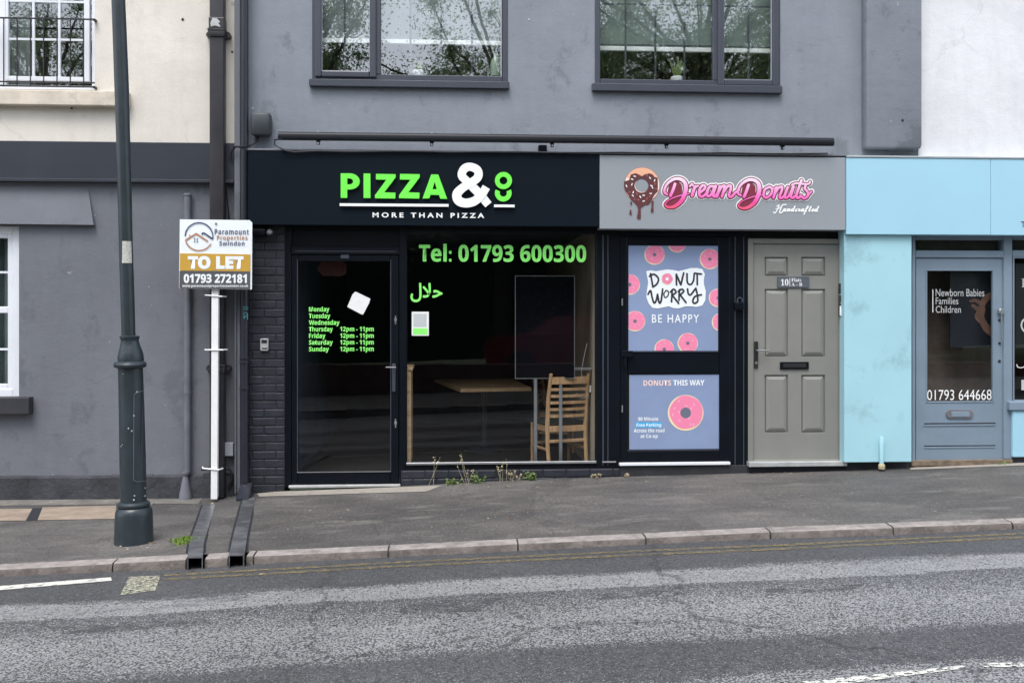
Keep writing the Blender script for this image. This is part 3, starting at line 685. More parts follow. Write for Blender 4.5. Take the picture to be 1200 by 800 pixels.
# pizza door
dr = M(); r = rect(341.5, 298.5, 467.5, 568, -.005)
frame_mb(dr, r, (.055, .08, .125, .06), -.008, .045, .006); door1 = dr.build('door', m_black, B2)
gr = rect(347.5, 304, 458.5, 553, .015)
pane(*gr, .018).build('pane', m_g1, door1)
fr('trim', [(348, 304, 349, 553), (457.5, 304, 458.3, 553)], -.012, 0, m_frameg, door1, 0)
fr('trim', [(348, 552.2, 458, 553.2)], -.013, 0, m_alu, door1, 0)
h = M(); h.tube([W(461, 430.5, -.03)+Vector((0, .03, 0)), W(461, 430.5, -.06), W(452, 430.5, -.06)], .006, 8); h.pbox(459.5, 426, 463.5, 459, -.02, -.008, .003); h.build('handle', m_alu if 0 else m_frameg, door1, True)
h = M(); h.pbox(452, 429.6, 464, 431.2, -.065, -.055, .002); h.build('handle', m_alu, door1)
for yy in (375, 496): h = M(); h.pbox(462.8, yy-5, 464.2, yy+5, -.016, -.006, .001); h.pbox(462, yy-2, 465, yy+1, -.018, -.008, .001); h.build('lock', m_alu, door1)
h = M(); h.pbox(399, 298.6, 409, 303, -.018, -.007, .003); h.build('closer', m_frameg, door1)
fr('threshold', [(338, 568.2, 469, 571)], -.05, .06, m_cill, B2, .003)
rows = (('Monday', 362, 386, 362.3), ('Tuesday', 362, 387, 370.1), ('Wednesday', 362, 398, 377.9), ('Thursday', 362, 390, 385.6), ('Friday', 362, 381.5, 393.4), ('Saturday', 362, 390, 401.1), ('Sunday', 362, 385.5, 408.9))
for i, (s, a, b, c) in enumerate(rows):
    text('lettering', sb(s), (a, c-3.1, b, c+4.4), .0165, m_vgreen, door1, .016)
    if i > 2: text('lettering', sb('12pm - 11pm'), (398.5, c-3.0, 438, c+4.2), .0165, m_vgreen, door1, .016)
# shop window
win = M(); r = rect(475.5, 272.5, 699, 543.5, .01); frame_mb(win, r, (.012, .012, .02, .012), .0, .05, .003); shopw = win.build('shop_window', m_black, B2)
pane(r[0]+.005, r[1]-.005, r[2]+.005, r[3]-.005, .02).build('pane', m_g1, shopw)
fr('sill_trim', [(476, 541, 699, 543.8)], -.03, .0, m_alu, shopw, .003)
fr('sill_trim', [(706, 540.5, 722, 542)], -.03, -.012, m_alu, shopw, .002)
text('lettering', sb('Tel: 01793 600300'), (491, 286, 687, 307), .0185, m_vgreen, shopw, .012)
text('lettering', '\uFEDD\uFEFC\uFEA3', (481, 331.5, 518.5, 354), .0185, m_vgreen, shopw, .022)
# donut door
dr = M(); r = rect(727, 277.5, 855, 541.5, -.005); frame_mb(dr, r, (.065, .10, .11, .08), -.01, .045, .007)
q = rect(736, 412, 842, 438, -.005); dr.box(q[0], q[1], -.008, .043, q[2], q[3], .007); door2 = dr.build('door', m_black, B2)
fr('pane', [(735, 286, 843, 412), (736, 437, 844, 527)], .012, .02, m_void, door2, 0)
fr('trim', [(735, 411.2, 842, 412.4), (735, 526.6, 843, 527.6)], -.014, -.006, m_frameg, door2, 0)
h = M(); h.pbox(729, 411, 742, 418, -.04, -.01, .003); h.pbox(731, 418, 735, 431, -.03, -.01, .003); h.build('handle', m_black, door2)
for yy in (354, 479): h = M(); h.pbox(728.5, yy-4, 730, yy+4, -.018, -.008, .001); h.build('lock', m_alu, door2)
fr('threshold', [(726, 541.8, 856, 545)], -.05, .05, m_whitef, B2, .003)
# grey flat door
r = rect(876.5, 279.5, 989, 545.5, -.01); f = M(); frame_mb(f, (r[0], r[1], r[2]+.03, r[3]), (.052, .052, .03, .05), -.02, .07, .006); f.build('door_frame', m_gframe, B2)
lf = rect(883, 286, 983, 541.5, .005)
P6 = [(896, 301, 923.5, 323.5), (939, 301, 967, 323.5), (896, 338.5, 923.5, 418), (939, 338.5, 967, 418), (896, 439, 923.5, 507), (939, 439, 967, 507)]
hl = [rect(*p, .005) for p in P6]
m = M(); wall(m, lf[0], lf[1], lf[2], lf[3], .005, .05, hl); door3 = m.build('door', m_gdoor, B2)
for h_ in hl:
    a, b, c, d = h_; m = M(); e = .02; g2 = .05
    def rr(i, y): return [(a+i, y, c+i), (b-i, y, c+i), (b-i, y, d-i), (a+i, y, d-i)]
    loops = [rr(0, .006), rr(.004, .026), rr(.013, .026), rr(.016, .014), rr(.045, .002)]
    vs = sum(loops, []); fs = [(4*l+k, 4*l+(k+1) % 4, 4*l+4+(k+1) % 4, 4*l+4+k) for l in range(4) for k in range(4)]+[(16, 17, 18, 19)]
    m.add(vs, fs); m.build('door_panel', m_gdoor, door3)
fr('cill', [(878, 541, 993, 546.5)], -.09, .04, m_cill, B2, .004)
h = M(); h.pbox(914.5, 424, 948, 432.5, -.012, .004, .003); h.build('letterbox', m_black, door3)
h = M(); h.pbox(918, 426, 945, 430.5, -.016, -.012, .002); h.build('letterbox_flap', m_cable, door3)
h = M(); h.pbox(884.2, 400, 888.5, 431, -.012, .004, .003); h.build('handle_plate', m_cable, door3)
h = M(); p0 = W(886.3, 410.5, -.012); p1 = W(902, 410.5, -.05); h.tube([p0, Vector((p0.x, -.05, p0.z)), Vector((p0.x+.02, -.052, p0.z)), p1], .0075, 8); h.build('handle', m_alu, door3, True)
h = M(); h.disc(886.3, 425, 1.6, -.014, 10, Y1=-.01); h.build('lock', m_alu, door3)
h = M(); h.pbox(911, 324, 948.5, 337.2, -.008, .004, .002); npl = h.build('number_plate', paint('slate_plate', (.085, .095, .115, 1), .5, .1, 9, 0), door3)
text('number', serif('10'), (915, 327, 924, 334.5), -.0095, m_wl, door3); text('lettering', serif('Flats'), (927.5, 326, 939, 330), -.0095, m_wl, door3); text('lettering', serif('A - B'), (927.5, 331.2, 940, 335), -.0095, m_wl, door3)
fr('divider', [(925.3, 326, 925.9, 335.5)], -.0095, -.008, m_wl, door3, 0)
# room behind the shopfront
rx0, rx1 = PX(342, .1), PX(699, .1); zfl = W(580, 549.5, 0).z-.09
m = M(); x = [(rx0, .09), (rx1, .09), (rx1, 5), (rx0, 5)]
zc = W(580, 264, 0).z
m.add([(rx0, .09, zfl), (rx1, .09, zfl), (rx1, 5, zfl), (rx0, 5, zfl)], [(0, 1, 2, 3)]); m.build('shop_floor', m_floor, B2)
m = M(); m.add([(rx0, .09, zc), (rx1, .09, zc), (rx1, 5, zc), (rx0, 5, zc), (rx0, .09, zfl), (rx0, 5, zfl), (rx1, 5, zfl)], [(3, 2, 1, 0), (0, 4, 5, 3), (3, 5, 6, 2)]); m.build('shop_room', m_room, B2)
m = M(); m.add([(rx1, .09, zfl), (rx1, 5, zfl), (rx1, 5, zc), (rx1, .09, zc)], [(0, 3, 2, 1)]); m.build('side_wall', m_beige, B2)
# back mass so the building is solid from elsewhere
m = M(); m.box(xFar0, xFar1, 6, 6.3, -.6, ZTOP); m.box(xFar0, xFar1, .35, 6.3, ZTOP, ZTOP+.1); m.build('rear_wall_and_roof', m_grey, B2)
# ---- right building
B3 = thing('photo_studio_building', 'white rendered building with pale blue shopfront and blue grey glazed door at right', 'building', (PX(1150, 0), 0, wz(4)))
m = M(); wall(m, xR+.004, xFar1, W(1130, 215, 0).z, ZTOP, -.012, .35); m.build('upper_wall', m_white, B3)
bl = rect(989.5, 275, 1068.5, 541.5, -.13)
m = M(); m.box(bl[0], bl[1], -.13, .3, bl[2], bl[3]+.1, .006); m.build('blue_pilaster', m_bluep, B3)
fr('door_frame', [(1069, 262, 1073, 540.5), (1176.5, 262, 1186.5, 538), (1073, 262, 1176.5, 281), (1186.5, 262, 1330, 281), (1073, 293.5, 1176.5, 302), (1186.5, 293.5, 1330, 301)], -.03, .08, m_bdoor, B3, .006)
fr('transom_pane', [(1073, 281, 1176.5, 293.5), (1186.5, 281, 1330, 293.5)], .02, .03, m_g3, B3, 0)
fr('transom_board', [(1060, 275, 1340, 298)], .10, .11, paint('brown_board', (.07, .052, .042, 1), .8, .3, 12, 0), B3, 0)
lf = rect(1073.5, 302.5, 1176, 538.5, -.005); gl = rect(1085, 316, 1164.5, 471.5, -.005)
m = M(); wall(m, lf[0], lf[1], lf[2], lf[3], -.005, .04, [gl]); door4 = m.build('door', m_bdoor, B3)
b_ = M(); frame_mb(b_, gl, (.012,)*4, -.012, .02, .003); b_.build('glazing_bead', m_bdoor, door4)
pane(gl[0]+.005, gl[1]-.005, gl[2]+.005, gl[3]-.005, .01).build('pane', m_g3, door4)
fr('groove', [(1083, 495.3, 1166.5, 497), (1083, 521.5, 1166.5, 523)], -.007, -.004, m_cable, door4, 0)
fr('moulding', [(1083, 497, 1166.5, 499), (1083, 523, 1166.5, 525)], -.012, -.004, m_bdoor, door4, .002)
m = M(); c0 = W(1114.5, 485, -.02); c1 = W(1135.5, 485, -.02)
pts = [(c1.x+.045*math.cos(a), c1.z+.040*math.sin(a)) for a in [math.radians(-90+18*k) for k in range(11)]]+[(c0.x+.045*math.cos(a), c0.z+.040*math.sin(a)) for a in [math.radians(90+18*k) for k in range(11)]]
m.poly(pts, -.018, -.005); m.build('letterplate', paint('bronze_plate', (.24, .23, .25, 1), .35, .1, 5, 0, metal=.5), door4)
fr('letterplate_flap', [(1115, 482, 1136.5, 488.2)], -.024, -.018, m_bdoor, door4, .002)
h = M(); h.tube([W(1173.5, 366, -.05), W(1174, 400, -.05)], .006, 8); h.pbox(1171.5, 362, 1176.5, 367.5, -.05, -.006, .004); h.build('handle', m_alu, door4, True)
for yy in (375, 402, 423): h = M(); h.disc(1171.5, yy, 1.5, -.012, 10, Y1=-.006); h.build('lock', m_cable, door4)
m_gvin = flat('grey_vinyl', (.45, .46, .46, 1))
text('lettering', 'Newborn Babies', (1096.5, 338.5, 1153.5, 347.2), .0065, m_gvin, door4, 0)
text('lettering', 'Families', (1096.5, 348.5, 1123, 356.5), .0065, m_gvin, door4, 0)
text('lettering', 'Children', (1096.5, 358.3, 1126, 366.5), .0065, m_gvin, door4, 0)
fr('lettering_rule', [(1092.8, 339, 1093.6, 366)], .006, .0065, m_wl, door4, 0)
text('phone_number', '01793 644668', (1086.5, 456.5, 1162, 468.5), .0065, m_wl, door4, -.004)
# side window at far right with stall riser
wr = M(); r = rect(1186.5, 301, 1330, 470, -.01); frame_mb(wr, r, (.015,)*4, -.02, .05, .003); sw = wr.build('display_window', m_bdoor, B3)
pane(r[0], r[1], r[2], r[3], .01).build('pane', m_g3, sw)
fr('sill', [(1183.5, 470, 1330, 480.5)], -.08, .03, m_bdoor, B3, .01)
fr('stall_riser', [(1187, 480.5, 1330, 535)], -.06, .05, m_blue, B3, .01)
fr('threshold', [(1068.5, 539, 1187, 545.5)], -.05, .05, paint('worn_tile_step', (.16, .12, .085, 1), .8, .4, 14, .5, 40), B3, .004)
m = M(); m.box(PX(985, -.02), PX(1070, -.02), -.02, .2, wz(3)-.2, W(1030, 541.5, -.02).z); m.build('plinth', m_plinth, B3)
m = M(); m.box(PX(878, -.05), PX(992, -.05), -.03, .2, wz(3)-.25, W(930, 546.5, -.03).z-.002); m.build('door_plinth', m_mortar, B2)
m = M(); m.box(PX(1186, -.02), xFar1, -.02, .2, wz(5)-.3, W(1200, 535, -.02).z-.002); m.build('plinth', m_plinth, B3)
m = M(); m.box(PX(1330, 0), xFar1, -.02, .2, W(1200, 535, -.02).z, W(1200, 270, 0).z); m.build('blue_panel', m_bluep, B3)
m = M(); room(m, PX(1062, .1), PX(1340, .1), .09, 3, wz(4)-.1, W(1150, 262, 0).z); m.build('room', paint('brown_room_wall', (.24, .175, .13, 1), .8, .15, 2, 0), B3)
# ------------------------------------------------------------------ posters, cards and interior things
def rr_(m, q, Y, Yb): m.pbox(*q, Y, Yb)
m_posterg = paint('lilac_grey_print', (.225, .29, .45, 1), .45, .06, 3, .15, 6)
m_pink = flat('pink_icing_print', (.83, .23, .38, 1)); m_pinkl = flat('pale_pink_print', (.85, .42, .55, 1)); m_creamp = flat('biscuit_print', (.82, .68, .42, 1)); m_tan = flat('dough_print', (.78, .46, .26, 1))
m_ink = flat('ink_print', (.02, .02, .028, 1)); m_hole = flat('grey_hole_print', (.13, .15, .2, 1)); m_wp = flat('white_print', (.82, .86, .88, 1)); m_cy = flat('cyan_print', (.03, .42, .75, 1))
def donut(parent, cx, cy, r, Y, clip, hole=m_hole, hr=.17, n=26):
    m = M(); m.disc(cx, cy, r, Y, n, clip); d = m.build('donut_print', m_creamp, parent)
    rb = random.Random(int(cx*7)); ph = rb.random()*6
    pts = [(cx+(r*.93+.35*math.sin(5*a+ph))*math.cos(a)+r*.03, cy+(r*.93+.35*math.sin(5*a+ph))*math.sin(a)-r*.03) for a in [k*2*math.pi/n for k in range(n)]]
    pts = clipr(pts, clip) if clip else pts
    m = M(); m.ppoly(pts, Y-.0008); m.build('icing_print', m_pink, parent)
    m = M(); m.disc(cx, cy, r*hr, Y-.0016, 14, clip); 
    if m.v: m.build('hole_print', hole, parent)
    m = M()
    for k in range(11):
        a = rb.random()*6.28; q = r*rb.uniform(.35, .8); x, y = cx+q*math.cos(a), cy+q*math.sin(a); t = rb.random()*3.14
        if clip and not (clip[0]+1 < x < clip[2]-1 and clip[1]+1 < y < clip[3]-1): continue
        ux, uy = math.cos(t)*r*.07, math.sin(t)*r*.07
        m.ppoly([(x-ux-uy*.5, y-uy+ux*.5), (x+ux-uy*.5, y+uy+ux*.5), (x+ux+uy*.5, y+uy-ux*.5), (x-ux+uy*.5, y-uy-ux*.5)], Y-.0016)
    if m.v: m.build('sprinkles_print', m_pinkl, parent)
YP = .004
p1 = thing('poster', 'tall lilac grey poster with pink donuts reading DONUT WORRY BE HAPPY', 'poster', W(789, 411, YP))
m = M(); m.pbox(736.5, 288, 841.5, 411, YP, YP+.006); m.build('sheet', m_posterg, p1)
clip = (736.8, 288.3, 841.2, 410.7)
for (x, y, r) in ((767, 298.4, 12), (793.3, 285.2, 10.8), (831.8, 303.6, 12), (738, 333.4, 12), (744.2, 376.2, 12), (841.5, 349, 11), (845, 377.3, 11), (778.4, 409, 11.6), (806, 402, 12)): donut(p1, x, y, r, YP-.001, clip)
bl_ = [(185, 215), (215, 210), (250, 216), (285, 210), (320, 204), (360, 207), (400, 215), (440, 206), (480, 195), (525, 194), (560, 202), (577, 235), (570, 270), (570, 300), (583, 350), (580, 410), (560, 445), (520, 455), (485, 451), (450, 450), (400, 465), (365, 462), (335, 450), (300, 458), (260, 465), (225, 460), (200, 430), (185, 390), (190, 340), (198, 290), (190, 250)]
m = M(); m.ppoly([(725+x/5.711, 280+y/5.714) for x, y in bl_], YP-.003); m.build('white_blob_print', m_wp, p1)
dc = lambda L: [(755+x/11.43, 315+y/11.43) for x, y in L]
def letters(parent, name, strokes, Y, mat, wd, f):
    m = M()
    for i, s in enumerate(strokes): m.stroke(f(s), wd, Y-.0002*i)
    return m.build(name, mat, parent)
hand = {'D': [[(85, 65), (115, 240)], [(70, 100), (130, 72), (190, 130), (170, 200), (115, 242)]], 'N': [[(428, 75), (432, 215)], [(430, 72), (488, 212)], [(490, 212), (528, 55)]], 'U': [[(572, 65), (578, 180), (620, 210), (658, 160), (668, 72)]], 'T': [[(708, 65), (710, 212)], [(672, 58), (765, 70)]],
 'W': [[(50, 340), (85, 290), (105, 380), (132, 455), (160, 420), (178, 340)], [(178, 340), (200, 450), (225, 430), (246, 270)]], 'o': [[(292, 290), (262, 335), (282, 385), (322, 350), (320, 300), (290, 287)]], 'R': [[(375, 280), (365, 440)], [(350, 310), (392, 272), (425, 312), (375, 352)], [(375, 352), (460, 460)]],
 'r': [[(470, 280), (465, 420)], [(455, 305), (500, 272), (530, 300), (480, 347)], [(480, 347), (560, 450)]], 'Y': [[(580, 270), (590, 330), (622, 345), (680, 272)], [(690, 258), (710, 340), (716, 430), (672, 460), (650, 430), (680, 370), (765, 345)]]}
for k, st in hand.items(): letters(p1, 'letter', st, YP-.005, m_ink, 2.1 if k != 'o' else 1.4, dc)
donut(p1, 781.8, 326.8, 6.7, YP-.0045, None, m_wp, .28)
text('lettering', 'BE HAPPY', (764, 368.3, 819.3, 378), YP-.003, m_wp, p1, .008, 0, 1.25)
p2 = thing('poster', 'lower lilac grey poster reading DONUTS THIS WAY with one big pink donut', 'poster', W(790, 526, YP))
m = M(); m.pbox(737.5, 438.8, 842.5, 526, YP, YP+.006); m.build('sheet', m_posterg, p2)
text('lettering', sb('DONUTS'), (754, 445.3, 786.5, 451.8), YP-.002, flat('blush_print', (.85, .62, .56, 1)), p2, .006)
text('lettering', sb('THIS WAY'), (789, 445, 825.5, 451.5), YP-.002, m_wp, p2, .006)
text('lettering', sb('90 Minute'), (747.8, 488.3, 771.4, 492.7), YP-.002, m_wp, p2, .0)
m = M(); m.ppoly([(745, 494.8), (775.8, 494.8), (775.8, 500.6), (745, 500.6)], YP-.0012); m.build('blue_strip_print', m_cy, p2)
text('lettering', sb('Free Parking'), (746, 495.5, 774.8, 501.0), YP-.0028, m_wp, p2)
text('lettering', sb('Across the road'), (742.7, 501.8, 778.7, 506.4), YP-.002, m_wp, p2)
text('lettering', sb('at Co-op'), (750.5, 508.6, 770.8, 514.2), YP-.002, m_wp, p2)
donut(p2, 803.5, 483.5, 21, YP-.002, None, m_hole, .30, 34)
# card on the window, paper on the door
m = M(); m.pbox(482.5, 365.2, 502.5, 393.2, .014, .0175); cd_ = m.build('notice_card', m_paper, None, loc=W(492, 393, .014)); tag(cd_, 'small white card with lime green foot stuck inside the shop window', 'card')
m = M(); m.pbox(484.2, 384.5, 501.2, 391.8, .0128, .0139); m.build('green_strip', m_vgreen, cd_) if 0 else None
LOC[cd_.name] = W(492, 393, .014); m.build('green_strip', m_vgreen, cd_)
m = M(); m.pbox(484.6, 367.6, 500, 383, .0130, .0139); m.build('grey_square', flat('pale_grey_print', (.5, .53, .53, 1)), cd_)
m = M(); m.ppoly([(416.5, 341.5), (434, 350), (432.5, 355), (425.5, 368.5), (423, 368), (407, 359.5), (413, 345)], .010, .0165); o = m.build('paper_note', m_paper, None, loc=W(420, 368, .01)); tag(o, 'tilted white square of paper stuck on the black pizza shop door', 'paper')
# dim red hanging sign inside the door
m = M(); m.ppoly([(371, 315), (377, 306.5), (402, 306), (406, 310), (405.5, 321), (400, 323.5), (378, 323)], .30, .33); rs = m.build('hanging_sign', paint('dull_red_sign', (.11, .022, .02, 1), .5, .2, 20, 0), None, loc=W(388, 315, .3)); tag(rs, 'small unlit red arrow shaped sign hung behind the pizza door glass', 'sign')
LOC[rs.name] = W(388, 315, .3)
# ---- display board on two legs
db = thing('display_board', 'black glossy panel on two thin grey legs standing behind the shop window', 'display board', H(642, 548, zfl))
db.location.z = zfl; LOC[db.name] = db.location.copy(); Yd = .32
m = M(); m.pbox(603.5, 323, 673.5, 443.5, Yd, Yd+.03, .003); m.build('panel', paint('gloss_black_panel', (.004, .005, .007, 1), .12, 0, 1, 0, spec=.2), db)
r = rect(603.5, 323, 673.5, 443.5, Yd); m = M(); frame_mb(m, r, (.006,)*4, Yd-.006, Yd, 0); m.build('edge_trim', m_alu, db)
for px in (627.5, 657):
    x = W(px, 490, Yd+.01).x; m = M(); m.box(x-.016, x+.016, Yd, Yd+.03, zfl, W(px, 443, Yd).z, .003); m.build('leg', m_alu, db)
# ---- table
zt = zfl+.76
tb = thing('table', 'pale wooden table top seen through the shop window beside the chair', 'table', (W(580, 450, 1).x, 1.0, zfl))
c = [H(540, 455.5, zt), H(623, 454, zt), H(600, 443.5, zt), H(509, 444, zt)]
m = M(); vs = [Vector((q.x, q.y, zt)) for q in c]+[Vector((q.x, q.y, zt-.035)) for q in c]
m.add(vs, [(0, 1, 2, 3), (7, 6, 5, 4), (0, 4, 5, 1), (1, 5, 6, 2), (2, 6, 7, 3), (3, 7, 4, 0)]); m.build('table_top', m_oak2, tb)
cc = sum(c, Vector())/4
m = M(); a_ = (c[1]-c[0])*.36; q = [cc-a_-Vector((0, .18, 0)), cc+a_-Vector((0, .18, 0)), cc+a_+Vector((0, .18, 0)), cc-a_+Vector((0, .18, 0))]
m.add([Vector((v.x, v.y, zt-.036)) for v in q]+[Vector((v.x, v.y, zt-.075)) for v in q], [(3, 2, 1, 0), (4, 5, 6, 7), (0, 1, 5, 4), (1, 2, 6, 5), (2, 3, 7, 6), (3, 0, 4, 7)]); m.build('table_rail', m_oak, tb)
m = M(); m.lathe((cc.x, cc.y), [(.03, zt-.07), (.03, zfl+.03)], 14); m.build('pedestal', m_frameg, tb, True)
m = M(); m.lathe((cc.x, cc.y), [(.035, zfl+.05), (.22, zfl+.02), (.22, zfl)], 24); m.build('foot', m_frameg, tb, True)
# ---- chairs
def chair_parts(root):
    base = Vector((0, 0, 0)); LOC[root.name] = base
    for s in (-1, 1):
        m = M(); m.tube([(s*.20, .24, 0), (s*.205, .205, .25), (s*.205, .20, .46), (s*.205, .225, .72), (s*.20, .28, .96)], [.019, .021, .023, .021, .018], 8); m.build('back_post', m_oak, root, True)
        m = M(); m.tube([(s*.205, -.20, 0), (s*.20, -.195, .44)], [.016, .022], 8); m.build('leg', m_oak, root, True)
        m = M(); m.box(s*.205-.010, s*.205+.010, -.18, .19, .20, .225, .004); m.build('stretcher', m_oak, root)
        m = M(); m.box(s*.20-.012, s*.20+.012, -.19, .19, .385, .445, .004); m.build('seat_rail', m_oak, root)
    for (y, z, h) in ((.205, .385, .06), (-.195, .385, .06), (.205, .28, .03), (-.195, .22, .03)):
        m = M(); m.box(-.19, .19, y-.01, y+.01, z, z+h, .004); m.build('seat_rail', m_oak, root)
    m = M(); m.box(-.215, .215, -.225, .19, .445, .475, .012); m.build('seat', paint('dark_green_seat', (.03, .04, .028, 1), .6, .1, 9, 0) if 'dark_green_seat' not in bpy.data.materials else bpy.data.materials['dark_green_seat'], root, True)
    for i in range(6):
        z = .53+i*.066; y = .212+max(0, z-.6)*.19
        hh = .028 if i < 5 else .07
        vs = []; n = 6
        for k in range(n+1):
            x = lerp(-.19, .19, k/n); yy = y+.02*(1-(x/.19)**2); vs += [(x, yy, z), (x, yy+.014, z), (x, yy+.016, z+hh), (x, yy+.002, z+hh)]
        m = M(); m.add(vs, [(4*k+j, 4*k+(j+1) % 4, 4*k+4+(j+1) % 4, 4*k+4+j) for k in range(n) for j in range(4)]); m.build('back_slat', m_oak, root)
def copy_tree(src, label, loc, rz):
    r = src.copy(); COL.objects.link(r); r['label'] = label; r.location = loc; r.rotation_euler = (0, 0, rz)
    for c_ in src.children:
        d = c_.copy(); COL.objects.link(d); d.parent = r
    return r
ch = thing('chair', 'wooden ladder back chair with its back to the shop window, nearest the glass', 'chair', (0, 0, 0), 'wooden chairs inside the shop')
chair_parts(ch)
ch.location = (W(657, 540, .42).x, .62, zfl); ch.rotation_euler = (0, 0, math.pi+.30)
c2 = copy_tree(ch, 'wooden ladder back chair behind the nearer chair, half hidden by the black panel legs', (W(655, 540, 1.9).x, 1.9, zfl), math.pi*.5-.3)
# wooden partition end at left of window
we = thing('wooden_screen', 'narrow upright oak board with a capping at the left edge of the shop window', 'screen', W(478, 541, .1))
m = M(); m.pbox(474.8, 434, 481.5, 545, .10, .55, .003); m.build('board', m_oak2, we); m = M(); m.pbox(474.3, 430, 483.5, 434, .09, .56, .003); m.build('capping', m_oak2, we)
# socket, cable and shelf at right
sk = M(); x = rx1-.004; a = W(682, 452, .9); sk.box(rx1-.02, rx1-.001, .45, .54, a.z-.03, a.z+.04, .004); o = sk.build('wall_socket', m_wl, None, loc=(rx1, .5, a.z)); tag(o, 'white plug socket on the beige wall inside the shop window', 'socket')
sk = M(); zz = W(685, 432, .4).z; sk.box(rx1-.20, rx1-.002, .38, .44, zz-.012, zz+.012, .003); o = sk.build('wall_shelf', m_alu, None, loc=(rx1-.1, .4, zz)); tag(o, 'short pale metal shelf bracket on the wall inside right of the window', 'shelf')
sk = M(); sk.tube([W(688, 402, .3), W(684, 420, .3), W(681, 436, .3), W(684, 450, .3)], .0025, 6); sk.tube([W(684, 455, .3), W(690, 463, .3), W(682, 467, .3), W(675, 460, .3)], .002, 6); o = sk.build('cable', m_cill, None, loc=W(684, 440, .3)); tag(o, 'thin white cable hanging beside the chair inside the shop window', 'cable')
# pots on the upper sills
def pot(px, py, Y, label, h, hasplant):
    p0 = W(px, py, Y); t = thing('potted_plant', label, 'plant pot', p0)
    m = M(); m.lathe((p0.x, p0.y), [(.045, p0.z), (.06, p0.z+h*.5), (.058, p0.z+h), (.05, p0.z+h), (.045, p0.z+h-.01)], 16); m.build('pot', m_wl, t, True)
    m = M(); rb = random.Random(int(px))
    for k in range(15):
        a = rb.random()*6.28; l = rb.uniform(.1, .2)*hasplant; s_ = rb.uniform(.15, .6)
        tip = Vector((p0.x+math.cos(a)*l*s_, p0.y+math.sin(a)*l*s_*.5, p0.z+h+l)); b0 = Vector((p0.x+math.cos(a)*.02, p0.y, p0.z+h-.01))
        m.tube([b0, (b0+tip)/2+Vector((math.cos(a)*.01, 0, .02)), tip], [.006, .008, .001], 4)
    m.build('leaves', m_weed, t)
pot(490, 89.5, .10, 'small white pot with a low green plant on the left upper window sill', .05, .6)
pot(793, 96.5, .10, 'small white pot with spiky green leaves on the right upper window sill', .05, 1.0)
p0 = W(581, 90, .10); m = M(); m.lathe((p0.x, p0.y), [(.05, p0.z), (.055, p0.z+.1), (.045, p0.z+.15), (.02, p0.z+.19), (.02, p0.z+.22)], 16)
o = m.build('glass_jar', paint('green_jar', (.28, .35, .28, 1), .15, .1, 9, 0), None, True, loc=p0); tag(o, 'pale green glass jar at the right end of the left upper window', 'jar')
fr('added_backing', [(1076, 305, 1174, 476)], .35, .36, paint('brown_fill_plane', (.11, .082, .066, 1), .8, .3, 6, 0), B3, 0)  # brown plane added behind the door glass to catch daylight and lighten the interior
# picture behind studio door
m = M(); m.pbox(1113.5, 312, 1170, 407, .10, .12, .0); ph = m.build('framed_photograph', None or paint('dark_photo_print', (.012, .014, .022, 1), .4, .3, 3, 0), None, loc=W(1140, 407, .1)); tag(ph, 'dark photograph of a hand hung behind the blue grey glazed door', 'photograph'); LOC[ph.name] = W(1140, 407, .1)
m = M(); m_skin = paint('dim_skin_print', (.16, .085, .06, 1), .6, .3, 12, 0)
for s_, wd in (([(1166, 344), (1155, 350), (1148, 362), (1140, 358)], [7, 8, 6, 4]), ([(1150, 356), (1143, 352), (1137, 353)], [5, 4, 3]), ([(1152, 362), (1150, 372), (1156, 384), (1166, 392)], [6, 7, 9, 10]), ([(1147, 364), (1144, 371), (1148, 377)], [4, 4, 3])):
    m.stroke(s_, wd, .097-.0003*len(m.v)/30)
m.build('hand_print', m_skin, ph)
m = M(); m.pbox(1190, 309, 1330, 407, .06, .08, 0); ds = m.build('window_sign', m_cable, None, loc=W(1200, 407, .06)); tag(ds, 'black sign panel with white letters in the display window at the far right', 'sign'); LOC[ds.name] = W(1200, 407, .06)
text('letter', serif('E'), (1197, 326.5, 1205, 336.5), .055, m_wl, ds)
m = M(); m.ring(1206, 381, 8, 10, .055, 60, 300); m.build('letter', m_wl, ds)
m = M(); m.stroke([(1191.5, 427), (1193, 430), (1198, 430.5), (1203, 427)], .9, .007); m.build('flourish_print', m_wl, ds)
m = M(); m.pbox(1197, 445, 1215, 457, .03, .033); o = m.build('notice_card', m_paper, None, loc=W(1205, 457, .03)); tag(o, 'white card low in the display window at the far right edge', 'card')
# ------------------------------------------------------------------ fascia signs
s1 = thing('shop_sign', 'black fascia sign with green PIZZA and white ampersand lettering', 'sign', W(497, 264, -.16))
YS = -.16
r1 = rect(290.5, 178.5, 702.5, 264, YS)
m = M(); m.box(r1[0], r1[1], YS, -.001, r1[2]-.004, r1[3], .004); m.build('panel', m_fasciab, s1)
m = M(); m.box(r1[0]-.005, PX(992, YS), YS-.006, .0, r1[3]+.0012, r1[3]+.018, .003); m.build('top_trim', m_gpipe, s1)
z5 = lambda L: [(380+x/5, 180+y/5) for x, y in L]
YL = YS-.03
def raised(name, pts, mat, holes=None):
    m = M(); m.ppoly(z5(pts), YL, YS); return m.build(name, mat, s1)
